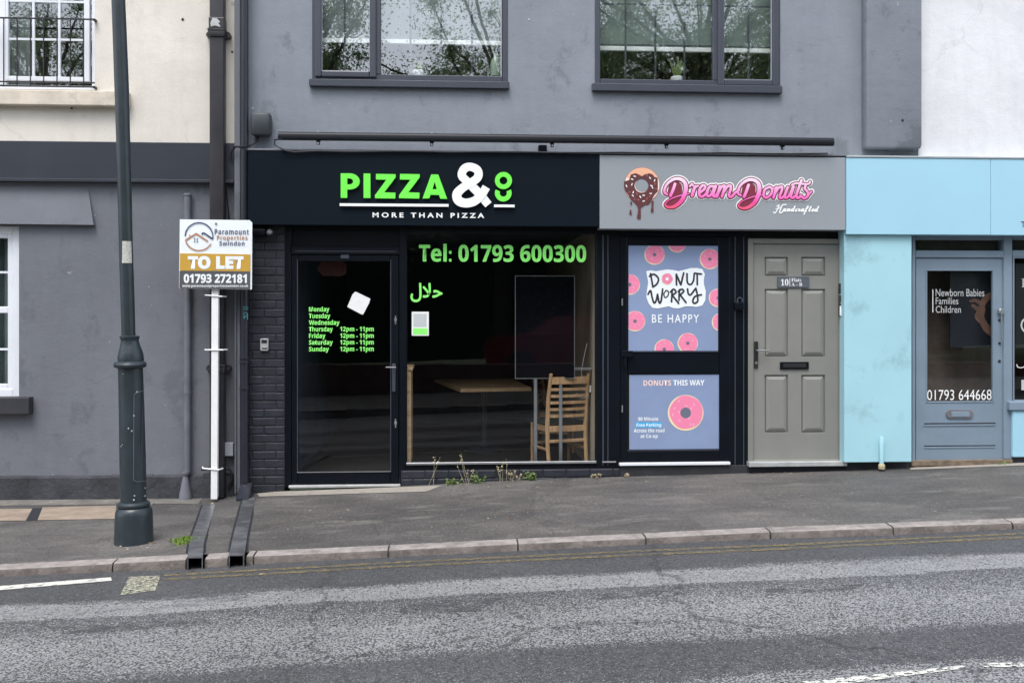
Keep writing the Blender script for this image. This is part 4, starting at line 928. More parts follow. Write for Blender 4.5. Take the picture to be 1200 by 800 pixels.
# P with bowl
bowl = [(150+58*math.cos(a), 163+47*math.sin(a)) for a in [math.radians(-90+15*k) for k in range(13)]]
inner = [(147+22*math.cos(a), 163+18*math.sin(a)) for a in [math.radians(90-15*k) for k in range(13)]]
raised('letter', [(96, 116)]+bowl+[(134, 210), (134, 258), (96, 258)]+[(96, 181)]+[(134, 181)]+inner+[(134, 145), (134, 181.5), (96, 181.5)], m_green) if 0 else None
m = M(); m.ppoly(z5([(96, 116), (134, 116), (134, 259), (96, 259)]), YL, YS)
o_ = z5([(134, 116)]+bowl+[(134, 210)]); i_ = z5([(134, 145)]+inner[::-1]+[(134, 181)])
vs = [W(x, y, YL) for x, y in o_+i_]; vb = [Vector((v.x, YS, v.z)) for v in vs]; n = len(o_)
m.add(vs+vb, [(k, k+1, n+k+1, n+k) for k in range(n-1)]+[(k, 2*n+k, 2*n+k+1, k+1) for k in range(n-1)]+[(n+k, n+k+1, 3*n+k+1, 3*n+k) for k in range(n-1)]+[(n-1, 3*n-1, 4*n-1, 2*n-1)])
m.build('letter', m_green, s1)
raised('letter', [(230, 117), (270, 117), (270, 260), (230, 260)], m_green)
for x0 in (297, 438):
    raised('letter', [(x0+6, 119), (x0+121, 121), (x0+121, 139), (x0+54, 227), (x0+120, 229), (x0+119, 263), (x0, 261), (x0, 244), (x0+67, 153), (x0+5, 152)], m_green)
m = M(); m.ppoly(z5([(627, 122), (668, 123), (720, 265), (680, 264), (672, 243), (659, 208), (647, 165), (634, 207), (622, 242), (615, 262), (576, 262)]), YL, YS); m.ppoly(z5([(633.5, 208.5), (659.5, 209), (671, 242), (622.5, 241)]), YL+.001, YS); m.build('letter', m_green, s1)
# ampersand as thick ribbon
def amp():
    m = M(); P = z5([(962, 300), (905, 232), (838, 165), (806, 128), (822, 88), (858, 78), (898, 98), (900, 138), (862, 170), (812, 200), (778, 236), (786, 274), (826, 290), (876, 280), (918, 246), (950, 196)])
    m.stroke(P, [9.5, 10.4, 9.6, 9.8, 10, 9.5, 9.8, 10, 9.6, 10, 11, 11, 10.5, 10.5, 10, 9.6], YL, .004, 6, False); return m
m = amp(); m.build('ampersand', m_wl, s1)
m = M(); m.ring(380+1050/5, 180+158/5, 4.6, 10, YL, 0, 360, 36, YS); m.build('letter', m_green, s1)
m = M(); m.ring(380+1049/5, 180+231/5, 4.2, 9.8, YL, 155, 385, 30, YS); m.build('letter', m_green, s1)
for q in ((398, 238.7, 525.7, 241.8), (579, 239.8, 603, 242.8)):
    m = M(); m.pbox(*q, YL, YS); m.build('underline', m_wl, s1)
text('lettering', 'MORE THAN PIZZA', (436.5, 249.3, 567.5, 255.2), YS-.006, m_wl, s1, .03, 0, 1.55)
s2 = thing('shop_sign', 'grey fascia sign with pink script DREAM DONUTS lettering and chocolate donut logo', 'sign', W(846, 268, YS))
r2 = rect(703.5, 183.5, 991, 269, YS)
m = M(); m.box(r1[1]+.002, r2[1], YS-.002, -.001, r2[2], r2[3]+.002, .004); m.build('panel', m_fasciag, s2)
Y2 = YS-.004
m_mar = flat('maroon_print', (.20, .022, .045, 1)); m_choc = flat('chocolate_print', (.105, .028, .03, 1)); m_peach = flat('peach_print', (.80, .42, .26, 1)); m_edge = flat('pale_icing_edge', (.85, .68, .6, 1))
zd = lambda L: [(725+x/11.43, 190+y/11.43) for x, y in L]
m = M(); m.ring(752.4, 217, 8.0, 21, Y2, 0, 360, 44); m.build('dough_print', flat('dough_edge', (.45, .17, .10, 1)), s2)
m = M(); m.ring(752.4, 217, 8.2, 20.3, Y2-.0008, 0, 360, 44); m.build('dough_print', m_edge, s2)
m = M(); m.ring(752.4, 217, 8.5, 20.0, Y2-.0016, 28, 152, 24); m.build('dough_print', m_peach, s2)
# icing: ring with uneven outer edge
ed = [(75, 255), (110, 250), (140, 240), (150, 205), (165, 165), (225, 150), (275, 165), (310, 190), (350, 165), (410, 150), (455, 165), (480, 200), (522, 210), (525, 290), (525, 390), (480, 440), (440, 510), (425, 545), (390, 575), (355, 575), (300, 610), (250, 590), (215, 545), (170, 510), (130, 440), (85, 380), (70, 320)]
m = M(); E = zd(ed); n = len(E); 
vs = []
for (x, y) in E:
    a = math.atan2(y-217.4, x-751.8); vs += [W(751.8+8.2*math.cos(a), 217.6+8.2*math.sin(a), Y2-.0024), W(x, y, Y2-.0024)]
m.add(vs, [(2*k, 2*k+1, (2*k+3) % (2*n), (2*k+2) % (2*n)) for k in range(n)]); m.build('icing_print', m_choc, s2)
m = M()
for s_, wd in (([(275, 560), (278, 640), (272, 740)], [6, 2.8, 4.6]), ([(455, 530), (452, 600), (450, 655)], [2.6, 2.2, 3.4]), ([(168, 545), (168, 580)], [2.4, .6]), ([(160, 640), (160, 690)], [1.2, 3])):
    m.stroke(zd(s_), wd, Y2-.0030-.0001*len(m.v)/20)
m.build('drip_print', m_choc, s2)
m = M(); mr_ = M()
sp = [(215, 190, 10), (180, 230, 20), (105, 320, 70), (178, 298, 110), (195, 405, 110), (190, 450, 45), (290, 465, 55), (335, 445, 0), (335, 522, -10), (420, 212, 45), (482, 245, 110), (438, 315, 10), (452, 340, 60), (430, 420, 0)]
for (x, y, a) in sp:
    a = math.radians(a); u = (math.cos(a)*1.6, math.sin(a)*1.6); px, py = zd([(x, y)])[0]
    m.stroke([(px-u[0]*.6, py-u[1]*.6), (px+u[0]*.6, py+u[1]*.6)], 1.15, Y2-.0034)
m.build('sprinkles_print', m_wl, s2)
for (x, y, a) in [(145, 403, 0), (275, 170, 30), (215, 495, -60), (265, 505, 20), (378, 490, 100), (420, 455, -50), (380, 180, 100), (485, 290, 100), (505, 358, 0), (245, 425, 50)]:
    a = math.radians(a); u = (math.cos(a)*1.4, math.sin(a)*1.4); px, py = zd([(x, y)])[0]
    mr_.stroke([(px-u[0]*.6, py-u[1]*.6), (px+u[0]*.6, py+u[1]*.6)], .9, Y2-.0034)
mr_.build('sprinkles_print', flat('rose_print', (.55, .12, .12, 1)), s2)
# script lettering
m_pk, tpk, bpk = newm('pink_gradient_print')
g_ = N(tpk, 'NewGeometry'); sx_ = N(tpk, 'SeparateXYZ'); tpk.links.new(g_.outputs['Position'], sx_.inputs[0]); mrg = N(tpk, 'MapRange'); tpk.links.new(sx_.outputs[2], mrg.inputs[0])
mrg.inputs[1].default_value = W(860, 243, Y2).z; mrg.inputs[2].default_value = W(860, 208, Y2).z
rp = ramp(tpk, mrg.outputs[0], [(0.0, (.80, .10, .20, 1)), (.2, (.80, .08, .36, 1)), (.45, (.84, .22, .55, 1)), (.8, (.86, .55, .74, 1)), (1.0, (.88, .75, .82, 1))]); tpk.links.new(rp.outputs[0], bpk.inputs['Base Color']); bpk.inputs['Roughness'].default_value = .4
c1 = lambda L: [(770+x/12, 200+y/12) for x, y in L]
c2_ = lambda L: [(860+x/11.43, 200+y/11.43) for x, y in L]
Dp = [(140, 335), (102, 295), (130, 205), (205, 135), (295, 112), (378, 150), (405, 225), (390, 325), (338, 430), (250, 500), (165, 515), (112, 480), (150, 425), (230, 382), (330, 350), (450, 325)]
Dw = [3.0, 3.2, 3.2, 3.6, 4.0, 4.6, 5.2, 5.2, 4.8, 4.2, 3.0, 2.0, 1.5, 1.5, 1.7, 1.4]
shD = lambda L: [(x+86.2, y+1.2) for x, y in c1(L)]
strokes = []
for f in (c1, shD): strokes.append((f(Dp), Dw, 'D')); strokes.append((f([(252, 188), (225, 270), (188, 352)]), [3.6, 3.8, 3.6], 'D'))
for L, wd in (([(462, 222), (492, 185), (505, 210)], 2.6), ([(535, 225), (510, 290), (492, 352)], 3.8), ([(505, 300), (540, 238), (578, 212)], 2.6), ([(605, 305), (655, 270), (678, 225), (640, 208), (596, 270), (598, 350), (645, 362), (712, 300)], 3.3),
    ([(806, 225), (745, 225), (702, 300), (716, 362), (765, 330), (806, 240)], 3.3), ([(825, 215), (790, 330), (806, 365), (855, 320)], 3.5), ([(885, 222), (842, 365)], 3.6), ([(865, 300), (905, 232), (950, 214), (945, 262), (912, 365)], 3.4), ([(938, 300), (985, 228), (1032, 212), (1036, 258), (1010, 345), (1042, 368), (1100, 310), (1150, 272)], 3.3)):
    strokes.append((c1(L), wd, 's'))
for L, wd in (([(478, 218), (415, 255), (400, 335), (440, 362), (500, 310), (512, 245), (474, 218)], 3.2), ([(512, 250), (560, 232)], 1.8), ([(572, 222), (530, 362)], 3.4), ([(552, 300), (600, 232), (645, 218), (640, 270), (612, 350), (640, 368), (690, 320)], 3.2), ([(722, 222), (682, 330), (700, 366), (752, 320), (788, 222)], 3.2), ([(800, 215), (766, 330), (785, 366), (822, 340)], 3.3),
    ([(905, 132), (870, 230), (838, 330), (858, 368), (900, 335)], 3.4), ([(775, 192), (830, 172), (920, 178), (1000, 178), (1022, 150)], 2.6), ([(960, 205), (950, 240), (990, 290), (985, 345), (940, 372), (908, 345)], 3.2), ([(985, 345), (1010, 315), (1040, 280)], 2.4)):
    strokes.append((c2_(L), wd, 's'))
def wplus(wd, d): return [w_+d for w_ in wd] if isinstance(wd, list) else wd+d
fillD = [(150, 300), (170, 200), (230, 150), (300, 150), (350, 210), (352, 300), (330, 360), (290, 440), (220, 500), (150, 500), (120, 480), (160, 420), (220, 375)]
mw, mm_, mp_ = M(), M(), M()
for i, (L, wd, k) in enumerate(strokes):
    mw.stroke(L, wplus(wd, 4.6), Y2-.0001*i, .0001); mm_.stroke(L, wplus(wd, 1.9), Y2-.005-.0001*i, .0001)
    mp_.stroke(L, wplus(wd, -.3), Y2-.010-.00012*i, .0001)
for j, f in enumerate((c1, shD)): mm_.ppoly(f(fillD), Y2-.0045-.0001*j)
mw.build('white_outline', m_wl, s2); mm_.build('maroon_outline', m_mar, s2); mp_.build('script_lettering', m_pk, s2)
for q_ in (-.3, 0, .3): text('lettering', script('andcrafted'), (917.5+q_, 241, 960+q_, 251.5), Y2-.0016-q_*.001, m_wl, s2, .011)
m = M()
for i_, (L_, w_) in enumerate((([(575, 480), (600, 462), (605, 475), (570, 545), (545, 568), (530, 552)], 1.3), ([(560, 515), (600, 505), (640, 490)], 1.0), ([(700, 455), (660, 458), (640, 480), (612, 560), (640, 560), (665, 530)], 1.4))): m.stroke(c2_(L_), w_, Y2-.001-.0002*i_, .0001)
m.build('lettering', m_wl, s2)
# blue fascia
s3 = thing('shop_sign', 'plain pale blue fascia panel above the blue grey door at the right', 'sign', W(1095, 275, YS))
r3 = rect(990.5, 185.5, 1161, 275, -.17)
m = M(); m.box(r2[1]+.003, PX(1161, -.17)-.0015, -.172, -.014, r3[2], r3[3], .003); m.build('panel', m_blue, s3)
m = M(); m.box(PX(1161, -.17)+.0015, xFar1, -.172, -.014, r3[2]+.0, r3[3], .003); m.build('panel', m_blue, s3)
m = M(); m.box(r2[1]+.003, xFar1, -.18, -.014, r3[3]+.0015, r3[3]+.02, .003); m.build('top_trim', paint('grey_capping', (.35, .38, .4, 1), .5, .1, 5, 0), s3)
text('letter', 'T', (1196.5, 259.5, 1201.5, 266.5), -.174, m_cable, s3, .01)
# ------------------------------------------------------------------ light bar
YB = -.20
lb = thing('light_bar', 'long thin black trough light fixed above the two shop signs', 'light', W(650, 175, YB))
za = W(650, 163.5, YB).z; xa, xb = PX(326.5, YB), PX(976, YB)
prof = [(YB-.024, -.034), (YB-.036, -.022), (YB-.040, .012), (YB-.034, .028), (YB-.016, .040), (YB+.03, .040), (YB+.035, -.03)]
m = M(); vs = [(x, y, za+z) for x in (xa, xb) for y, z in prof]; n = len(prof)
m.add(vs, [(k, (k+1) % n, (k+1) % n+n, k+n) for k in range(n)]+[tuple(range(n))[::-1], tuple(range(n, 2*n))]); m.build('trough', paint('satin_black_trough', (.008, .010, .014, 1), .42, .1, 4, 0, spec=.3), lb, True)
m = M(); m.box(xa-.004, xb+.004, YB-.038, YB-.030, za-.012, za-.008, .001); m.build('lip', m_black, lb)
for px in (373, 506, 647, 781, 917):
    x = PX(px, YB); m = M(); m.box(x-.014, x+.014, YB-.014, YB+.010, za-.072, za-.03, .003); m.box(x-.02, x+.02, YB-.02, YB+.03, za-.042, za-.033, .003)
    m.build('bracket', m_black, lb)
    m = M(); m.tube([(x, YB-.026, za-.062), (x, YB-.012, za-.062)], .008, 8); m.build('bolt', m_alu, lb, True)
    m = M(); m.box(x-.006, x+.006, YB-.004, YB+.004, za+.038, za+.056); m.build('stud', m_alu, lb)
m = M(); x = PX(636, -.06); m.box(x-.04, x+.04, -.07, -.001, W(636, 180, -.06).z, W(636, 170, -.06).z, .006); m.build('junction_box', m_black, lb)
m = M(); pts = [W(330, 163, -.30), W(322, 164, -.2), W(322, 170, -.12), W(334, 176.5, -.19), W(345, 178.5, -.19)]+[W(x, 177.2+.005*(x-345)+.5*math.sin(x*.05), -.185) for x in range(370, 980, 40)]
m.tube(pts, .0065, 6); m.build('cable', m_cable, lb, True)
# ------------------------------------------------------------------ pipes and boxes at left
def vbox(name, label, cat, px0, px1, y0, y1, Yf, Yb, mat, bev=.006):
    t = thing(name, label, cat, W((px0+px1)/2, y1, Yf)); m = M(); m.pbox(px0, y0, px1, y1, Yf, Yb, bev); m.build('pipe_shaft', mat, t); return t
zg = wz(PX(250, 0))
dp = thing('downpipe', 'square brown black downpipe behind the TO LET pole with moulded collars', 'downpipe', (PX(253.5, -.12), -.08, zg))
xc0, xc1 = PX(245.3, -.13), PX(262, -.13)
m = M(); m.box(xc0, xc1, -.13, -.03, zg+.02, ZTOP, .010); m.build('pipe_shaft', m_dpipe, dp, True)
for (ya, yb) in ((33, 43), (427, 437)):
    z0, z1 = W(253, yb, -.14).z, W(253, ya, -.14).z
    m = M(); m.box(xc0-.012, xc1+.012, -.145, -.02, z0, z1, .008); m.box(xc0-.014, xc1+.014, -.15, -.02, z1-.025, z1, .006); 
    for s_, xx in ((-1, xc0-.02), (1, xc1+.02)): m.tube([(xx, -.06, (z0+z1)/2), (xx, -.001, (z0+z1)/2)], .028, 10)
    m.build('collar', m_dpipe, dp, True)
m = M(); z0, z1 = W(253, 33, -.14).z, W(253, 20, -.14).z; m.box(xc0-.006, xc1+.006, -.137, -.03, z0, z1, .008); m.build('socket', m_dpipe, dp)
m = M(); m.ppoly([(246.5, 27), (249, 21.5), (254, 21.5), (258, 26), (256, 27), (258.5, 32), (252, 30), (247, 31.5)], -.1385); m.build('paint_splash', m_chip, dp)
gp = thing('downpipe', 'slim grey round pipe with flared foot left of the TO LET board', 'downpipe', (PX(219.5, -.05), -.05, zg))
x = PX(219.3, -.05); z1 = W(219, 228, -.05).z; z2 = W(219, 553, -.05).z
m = M(); m.tube([(x, -.04, z2), (x, -.04, z1)], .031, 14); m.build('pipe_shaft', m_gpipe, gp, True)
m = M(); m.lathe((x, -.04), [(.033, z1-.012), (.037, z1-.008), (.037, z1+.004), (.025, z1+.012)], 14); m.build('cap', m_gpipe, gp, True)
m = M(); xs_ = PX(217, -.06); m.lathe((xs_, -.05), [(.062, zg-.01), (.055, zg+.05), (.022, z2-.03), (.034, z2-.02), (.036, z2)], 16); m.build('foot', m_gpipe, gp, True)
for yy in (300, 460):
    zz = W(219, yy, -.05).z; m = M(); m.lathe((x, -.04), [(.035, zz-.012), (.035, zz+.012)], 14); m.build('clip', m_gpipe, gp)
bp_ = thing('downpipe', 'dark round pipe down the corner between the cream wall and black brick pier', 'downpipe', (PX(287, -.1), -.09, zg))
x = PX(286.5, -.09); zk = W(286, 585, -.1).z
m = M(); m.tube([(x, -.09, zk+.02), (x, -.09, ZTOP)], .036, 14); m.build('pipe_shaft', m_bpipe, bp_, True)
for yy in (419, 424, 455):
    zz = W(286, yy, -.09).z; m = M(); m.lathe((x, -.09), [(.037, zz-.012), (.044, zz-.009), (.044, zz+.009), (.037, zz+.012)], 14); m.build('collar', m_bpipe, bp_, True)
m = M()
for s_ in ([(285, 359.5), (290.5, 360)], [(285, 362.5), (290.5, 362)], [(285.5, 366), (290, 367)], [(286, 368), (286, 373)], [(290, 367), (290, 374)], [(286, 373), (288.5, 370)]): m.stroke(s_, 1.0, -.129)
m.build('graffiti', flat('teal_spray', (.05, .22, .25, 1)), bp_)
ev = thing('corner_board', 'narrow grey vertical board at the edge of the cream building', 'board', (PX(278, -.05), -.05, zg))
m = M(); m.box(PX(274.5, -.06), PX(281.5, -.06), -.06, .0, zg+.05, ZTOP, .004); m.build('board', m_lgrey, ev); m = M(); m.tube([(PX(276, -.075), -.075, zg+.05), (PX(276, -.075), -.075, W(276, 300, -.07).z)], .008, 8); m.build('conduit', m_gpipe, ev, True)
m = M(); m.pbox(260.2, 518.8, 273, 534.3, -.07, -.0, .004); o = m.build('meter_box', paint('pale_grey_plastic', (.30, .32, .34, 1), .5, .05, 3, 0), None, loc=W(266, 534, -.07)); tag(o, 'small pale grey junction box on the wall right of the white pole', 'box')
m = M(); m.pbox(293.5, 131, 316.5, 158.5, -.13, -.002, .03); ab = m.build('alarm_box', paint('dark_alarm_box', (.034, .041, .047, 1), .4, .08, 3, 0), None, True, loc=W(305, 158, -.1)); tag(ab, 'dark grey rounded alarm box on the wall above the pizza sign', 'alarm box')
m = M(); m.tube([W(303, 159, -.05), W(301, 166, -.06), W(293, 171, -.10), W(285, 172.5, -.25), W(276, 172, -.1), W(271, 178, -.08), W(270, 188, -.07)], .009, 8); o = m.build('cable', m_cable, None, True, loc=W(290, 171, -.1)); tag(o, 'black cable curving from the alarm box round the corner pipe', 'cable')
m = M(); m.tube([W(263, 45, -.04), W(263, 165, -.04), W(263, 203, -.07), W(266, 232, -.03), W(269, 262, -.02)], .006, 6); o = m.build('cable', m_cable, None, True, loc=W(263, 165, -.04)); tag(o, 'thin black cable running down beside the square brown downpipe', 'cable')
m = M(); m.tube([W(236, 550, -.04), W(262, 546, -.05), W(271, 551, -.05), W(272, 562, -.05), W(268, 572, -.05)], .012, 8); m.tube([W(262, 551, -.05), W(264, 566, -.05), W(258, 573, -.05)], .01, 8); o = m.build('cable', m_cable, None, True, loc=W(265, 560, -.04)); tag(o, 'thick black cable looped at the wall foot behind the white pole', 'cable')
ks = thing('key_safe', 'small pale key safe with black dial on the black brick pier', 'key safe', W(309, 411, -.04))
m = M(); m.pbox(304.8, 396.5, 314.3, 411.2, -.06, -.022, .006); m.build('body', m_cill, ks, True); m = M(); m.pbox(306.3, 398, 312.8, 402, -.064, -.06, .002); m.build('dial', m_cable, ks); m = M(); m.pbox(306.8, 407.5, 312.8, 409, -.062, -.06); m.build('label_strip', m_cable, ks)
k2 = thing('key_safe', 'pale key safe below a black bell on the grey door frame edge', 'key safe', W(986, 371, -.05))
m = M(); m.pbox(983.8, 346, 988.8, 371, -.05, -.021, .004); m.build('body', m_cable, k2, True); m = M(); m.pbox(984.2, 358.5, 988.5, 370, -.056, -.05, .003); m.build('front', m_wl, k2); m = M(); m.disc(986.3, 355, 1.7, -.054, 12, Y1=-.05); m.build('dial', m_alu, k2)
m = M(); m.pbox(983.5, 332, 988.5, 344, -.045, -.021, .003); o = m.build('door_bell', m_cable, None, loc=W(986, 344, -.04)); tag(o, 'black door bell box on the grey door frame above the key safe', 'door bell')
pk = thing('padlock_box', 'black lock box on the black post between donut door and grey door', 'lock', W(867, 362, -.05))
m = M(); m.pbox(862, 354, 872, 363, -.06, -.016, .005); m.build('body', m_black, pk, True); m = M(); m.tube([W(864, 354, -.04), W(864.5, 350, -.04), W(867, 348.5, -.04), W(869.5, 350, -.04), W(870, 354, -.04)], .007, 8); m.build('shackle', m_frameg, pk, True)
cv = thing('security_camera', 'small black dome camera beneath the left end of the pizza sign', 'camera', W(312, 274, -.12))
m = M(); p = W(316, 272, -.12); m.tube([p+Vector((0, .10, .0)), p+Vector((0, .02, .0)), p+Vector((0, -.01, .0))], [.03, .034, .028], 14); m.build('body', m_frameg, cv, True); m = M(); m.tube([p+Vector((0, -.0105, 0)), p+Vector((0, -.02, 0))], [.02, .012], 12); m.build('lens', m_alu, cv, True)
m = M(); q = W(303, 272, -.08); m.box(q.x-.06, q.x+.07, -.12, -.03, q.z-.03, q.z+.03, .012); m.build('housing', m_black, cv, True)
# ------------------------------------------------------------------ TO LET board
YT = -.27
tl = thing('letting_board', 'white and amber TO LET board on a tall white pole by the wall', 'sign', G(250.5, 582, pave))
xp0, xp1 = PX(248.2, YT+.04), PX(256.4, YT+.04)
pb = G(250.5, 583, pave)
m = M(); a = W(248.3, 340, YT+.03); b = W(256.3, 340, YT+.03); c = W(247.0, 582, YT+.03); d = W(254.4, 582, YT+.03); zt_ = W(252, 262, YT).z
m.add([c+Vector((0, 0, -.02)), d+Vector((0, 0, -.02)), Vector((b.x, YT+.03, zt_)), Vector((a.x, YT+.03, zt_))]+[v+Vector((0, .05, 0)) for v in (c, d)]+[Vector((b.x, YT+.08, zt_)), Vector((a.x, YT+.08, zt_))], [(0, 1, 2, 3), (7, 6, 5, 4), (1, 5, 6, 2), (0, 3, 7, 4), (3, 2, 6, 7)]); m.build('pole', m_wpole, tl)
def bpoly(name, pts, Y, mat): m = M(); m.ppoly(pts, Y, Y+.004); return m.build(name, mat, tl)
B0 = YT-.001
bpoly('board', [(210.7, 257), (292.5, 258), (295.6, 261), (295.2, 339), (293, 339.3), (209.8, 338)], B0+.003, m_wp)
bpoly('amber_strip', [(210.9, 296.8), (293.4, 298), (293.3, 318), (210.7, 317)], B0-.002, flat('amber_print', (.55, .32, .04, 1)))
bpoly('grey_strip', [(210.5, 317.3), (293.2, 318.3), (293.0, 338.8), (210.1, 337.6)], B0-.002, flat('charcoal_print', (.085, .085, .09, 1)))
m_nav = flat('navy_print', (.07, .085, .16, 1)); m_cop = flat('copper_print', (.42, .20, .10, 1))
text('lettering', sb('Paramount'), (251.5, 268.5, 291.5, 274.8), B0-.003, m_nav, tl, 0, 0, 1.15)
text('lettering', sb('Properties'), (254, 275.8, 290, 282.6), B0-.003, m_cop, tl, 0, 0, 1.15)
text('lettering', sb('Swindon'), (257, 282.2, 286.5, 287.8), B0-.003, m_nav, tl, 0, 0, 1.15)
text('lettering', sb('TO LET'), (220, 300, 285.5, 315.3), B0-.004, m_wp, tl, .045)
text('phone_number', sb('01793 272181'), (215.3, 321, 289.3, 331.6), B0-.004, m_wp, tl, .025)
text('lettering', sb('www.paramountpropertiesswindon.co.uk'), (213.5, 333.2, 291, 337.2), B0-.004, m_wp, tl)
z8 = lambda L: [(200+x/8, 250+y/8) for x, y in L]
def arc(a0, a1, r=130, c=(265, 218), n=12): return [(c[0]+r*math.cos(math.radians(lerp(a0, a1, k/n))), c[1]-r*math.sin(math.radians(lerp(a0, a1, k/n)))) for k in range(n+1)]
m = M(); m.stroke(z8(arc(178, -10)), 1.5, B0-.003, cap=False); m.stroke(z8([(392, 240), (312, 186), (290, 198)]), 1.9, B0-.0036, cap=False)
m.build('logo_print', m_nav, tl)
m = M(); m.stroke(z8([(142, 250), (240, 190)]), 1.8, B0-.003); m.stroke(z8([(240, 190), (345, 260)]), 1.8, B0-.0036); m.stroke(z8(arc(196, 330)), 1.4, B0-.0032, cap=False); m.stroke(z8([(178, 200), (178, 214)]), 1.6, B0-.003, cap=False)
m.build('logo_print', m_cop, tl)
m = M()
for x, y in ((224, 240), (249, 240), (224, 264), (249, 264)): m.ppoly(z8([(x-6, y-7), (x+6, y-7), (x+6, y+7), (x-6, y+7)]), B0-.003)
m.build('logo_print', m_nav, tl)
for (px, py) in ((253, 262), (252, 317.5)): m = M(); m.disc(px, py, 1.3, B0-.005, 10, Y1=B0-.002); m.build('screw', m_alu, tl)
for (x0, x1, yy, t_) in ((237, 262, 346.5, .8), (237, 263, 410, .0), (234, 258, 550, .8)):
    m = M(); a = W(x0, yy-t_, YT-.005); b = W(x1, yy+t_, YT-.005); m.tube([Vector((a.x, YT+.1, a.z)), Vector((a.x+.02, YT+.025, a.z)), Vector((b.x-.02, YT+.025, b.z)), Vector((b.x, YT+.1, b.z))], .007, 6); m.build('fixing_wire', m_wl, tl, True)
# ------------------------------------------------------------------ lamp post
lp0 = G(157, 640, pave); LPY = lp0.y+.14
c0 = W(157, 640, LPY); zb = pave(c0.x, LPY)
lp = thing('lamp_post', 'dark green black cast iron lamp post with bell shaped collar on the pavement', 'lamp post', (c0.x, LPY, zb))
def L(px_l, px_r, py):
    a = W(px_l, py, LPY); b = W(px_r, py, LPY); return Vector(((a.x+b.x)/2, LPY, a.z)), (b.x-a.x)/2
def lsec(name, secs, n=28, mat=m_post):
    m = M(); P = []; R = []
    for s_ in secs: p, r = L(*s_); P.append(p); R.append(r)
    vs = [Vector((p.x+r*math.cos(2*math.pi*k/n), p.y+r*math.sin(2*math.pi*k/n), p.z)) for p, r in zip(P, R) for k in range(n)]
    m.add(vs, [(i*n+k, i*n+(k+1) % n, (i+1)*n+(k+1) % n, (i+1)*n+k) for i in range(len(P)-1) for k in range(n)]+[tuple((len(P)-1)*n+k for k in range(n))])
    return m.build(name, mat, lp, True)
lsec('base', [(134, 179.5, 640), (134.2, 179, 637), (135, 178.8, 615), (135.5, 178.3, 602), (136.5, 177.5, 597), (139, 175.5, 594), (141, 173.5, 592.5)])
lsec('ring', [(139.5, 173.5, 593.5), (137.5, 175.5, 592), (137.5, 175.5, 589.5), (139.5, 173.5, 587.8), (141, 172.5, 587)])
lsec('lower_shaft', [(141.5, 171.5, 588), (140.5, 170.5, 540), (139.8, 168.8, 480), (138.6, 167.0, 430)])
lsec('bell_collar', [(138.5, 167, 431.5), (134.2, 170.3, 430), (133.5, 171.5, 427), (134.8, 170.5, 424.5), (138.5, 168, 423), (138, 168.3, 419), (139.5, 166.8, 412), (141, 164, 405), (142, 162.3, 399), (141.5, 162.5, 397), (140.6, 163.2, 396), (140.6, 163.2, 394), (142, 161, 393)])
lsec('upper_shaft', [(142.6, 158.6, 394), (140, 156, 300), (137.5, 153.2, 200), (134.3, 150.8, 100), (130.8, 146.6, 0), (127, 142, -120), (125, 139, -260), (124.5, 137, -420)])
lh_, _ = L(124.5, 137, -420)
m = M(); m.tube([lh_, lh_+Vector((0, -.1, .25)), lh_+Vector((0, -.5, .35))], [.05, .045, .04], 12); m.build('arm', m_post, lp, True)
m = M(); q = lh_+Vector((0, -.8, .35)); m.box(q.x-.14, q.x+.14, q.y-.32, q.y+.32, q.z-.06, q.z+.06, .04); m.build('lantern', m_alu, lp, True)
# number plate wraps the shaft
m = M(); pA, rA = L(140.6, 155.6, 283); pB, rB = L(141.2, 156.4, 308.5)
vs = []
for k in range(9):
    a = math.radians(-150+k*120/8)
    for (p, r) in ((pB, rB), (pA, rA)): vs.append(p+Vector((math.cos(a)*(r+.004), math.sin(a)*(r+.004), 0)))
m.add(vs, [(2*k, 2*k+2, 2*k+3, 2*k+1) for k in range(8)])
m.build('number_plate', paint('scratched_plate', (.50, .50, .45, 1), .5, .15, 60, 0, stain=(70, .9, .5)), lp)
# access door outline and paint chips
def wrap(px, py, extra):
    p, r = L(lerp(141.5, 138.6, (588-py)/158), lerp(171.5, 167, (588-py)/158), py); cx = W((lerp(141.5, 138.6, (588-py)/158)+lerp(171.5, 167, (588-py)/158))/2, py, LPY).x
    x = W(px, py, LPY-.5*r).x; dx = max(-.985*r, min(.985*r, x-cx)); rr2 = r+extra
    return Vector((cx+dx*rr2/r, LPY-math.sqrt(max(r*r-dx*dx, 0))*rr2/r, p.z))
m = M(); vs = []
for k in range(9):
    t = k/8
    for py in (459, 562): vs.append(wrap(lerp(158.5, 169.5, t), py, .006))
m.add(vs, [(2*k+1, 2*k+3, 2*k+2, 2*k) for k in range(8)]); m.build('access_door', m_post, lp)
m = M()
for a, b in (((158.5, 461), (158.5, 560)), ((158.8, 460.5), (163, 458.3)), ((163, 458.3), (167.5, 457.5)), ((158.5, 560), (162, 562.5)), ((162, 562.5), (169, 562.8))):
    n = 8; m.tube([wrap(lerp(a[0], b[0], k/n), lerp(a[1], b[1], k/n), .006) for k in range(n+1)], .0022, 5)
m.build('door_edge', m_gpipe, lp)
m = M(); rb = random.Random(3)
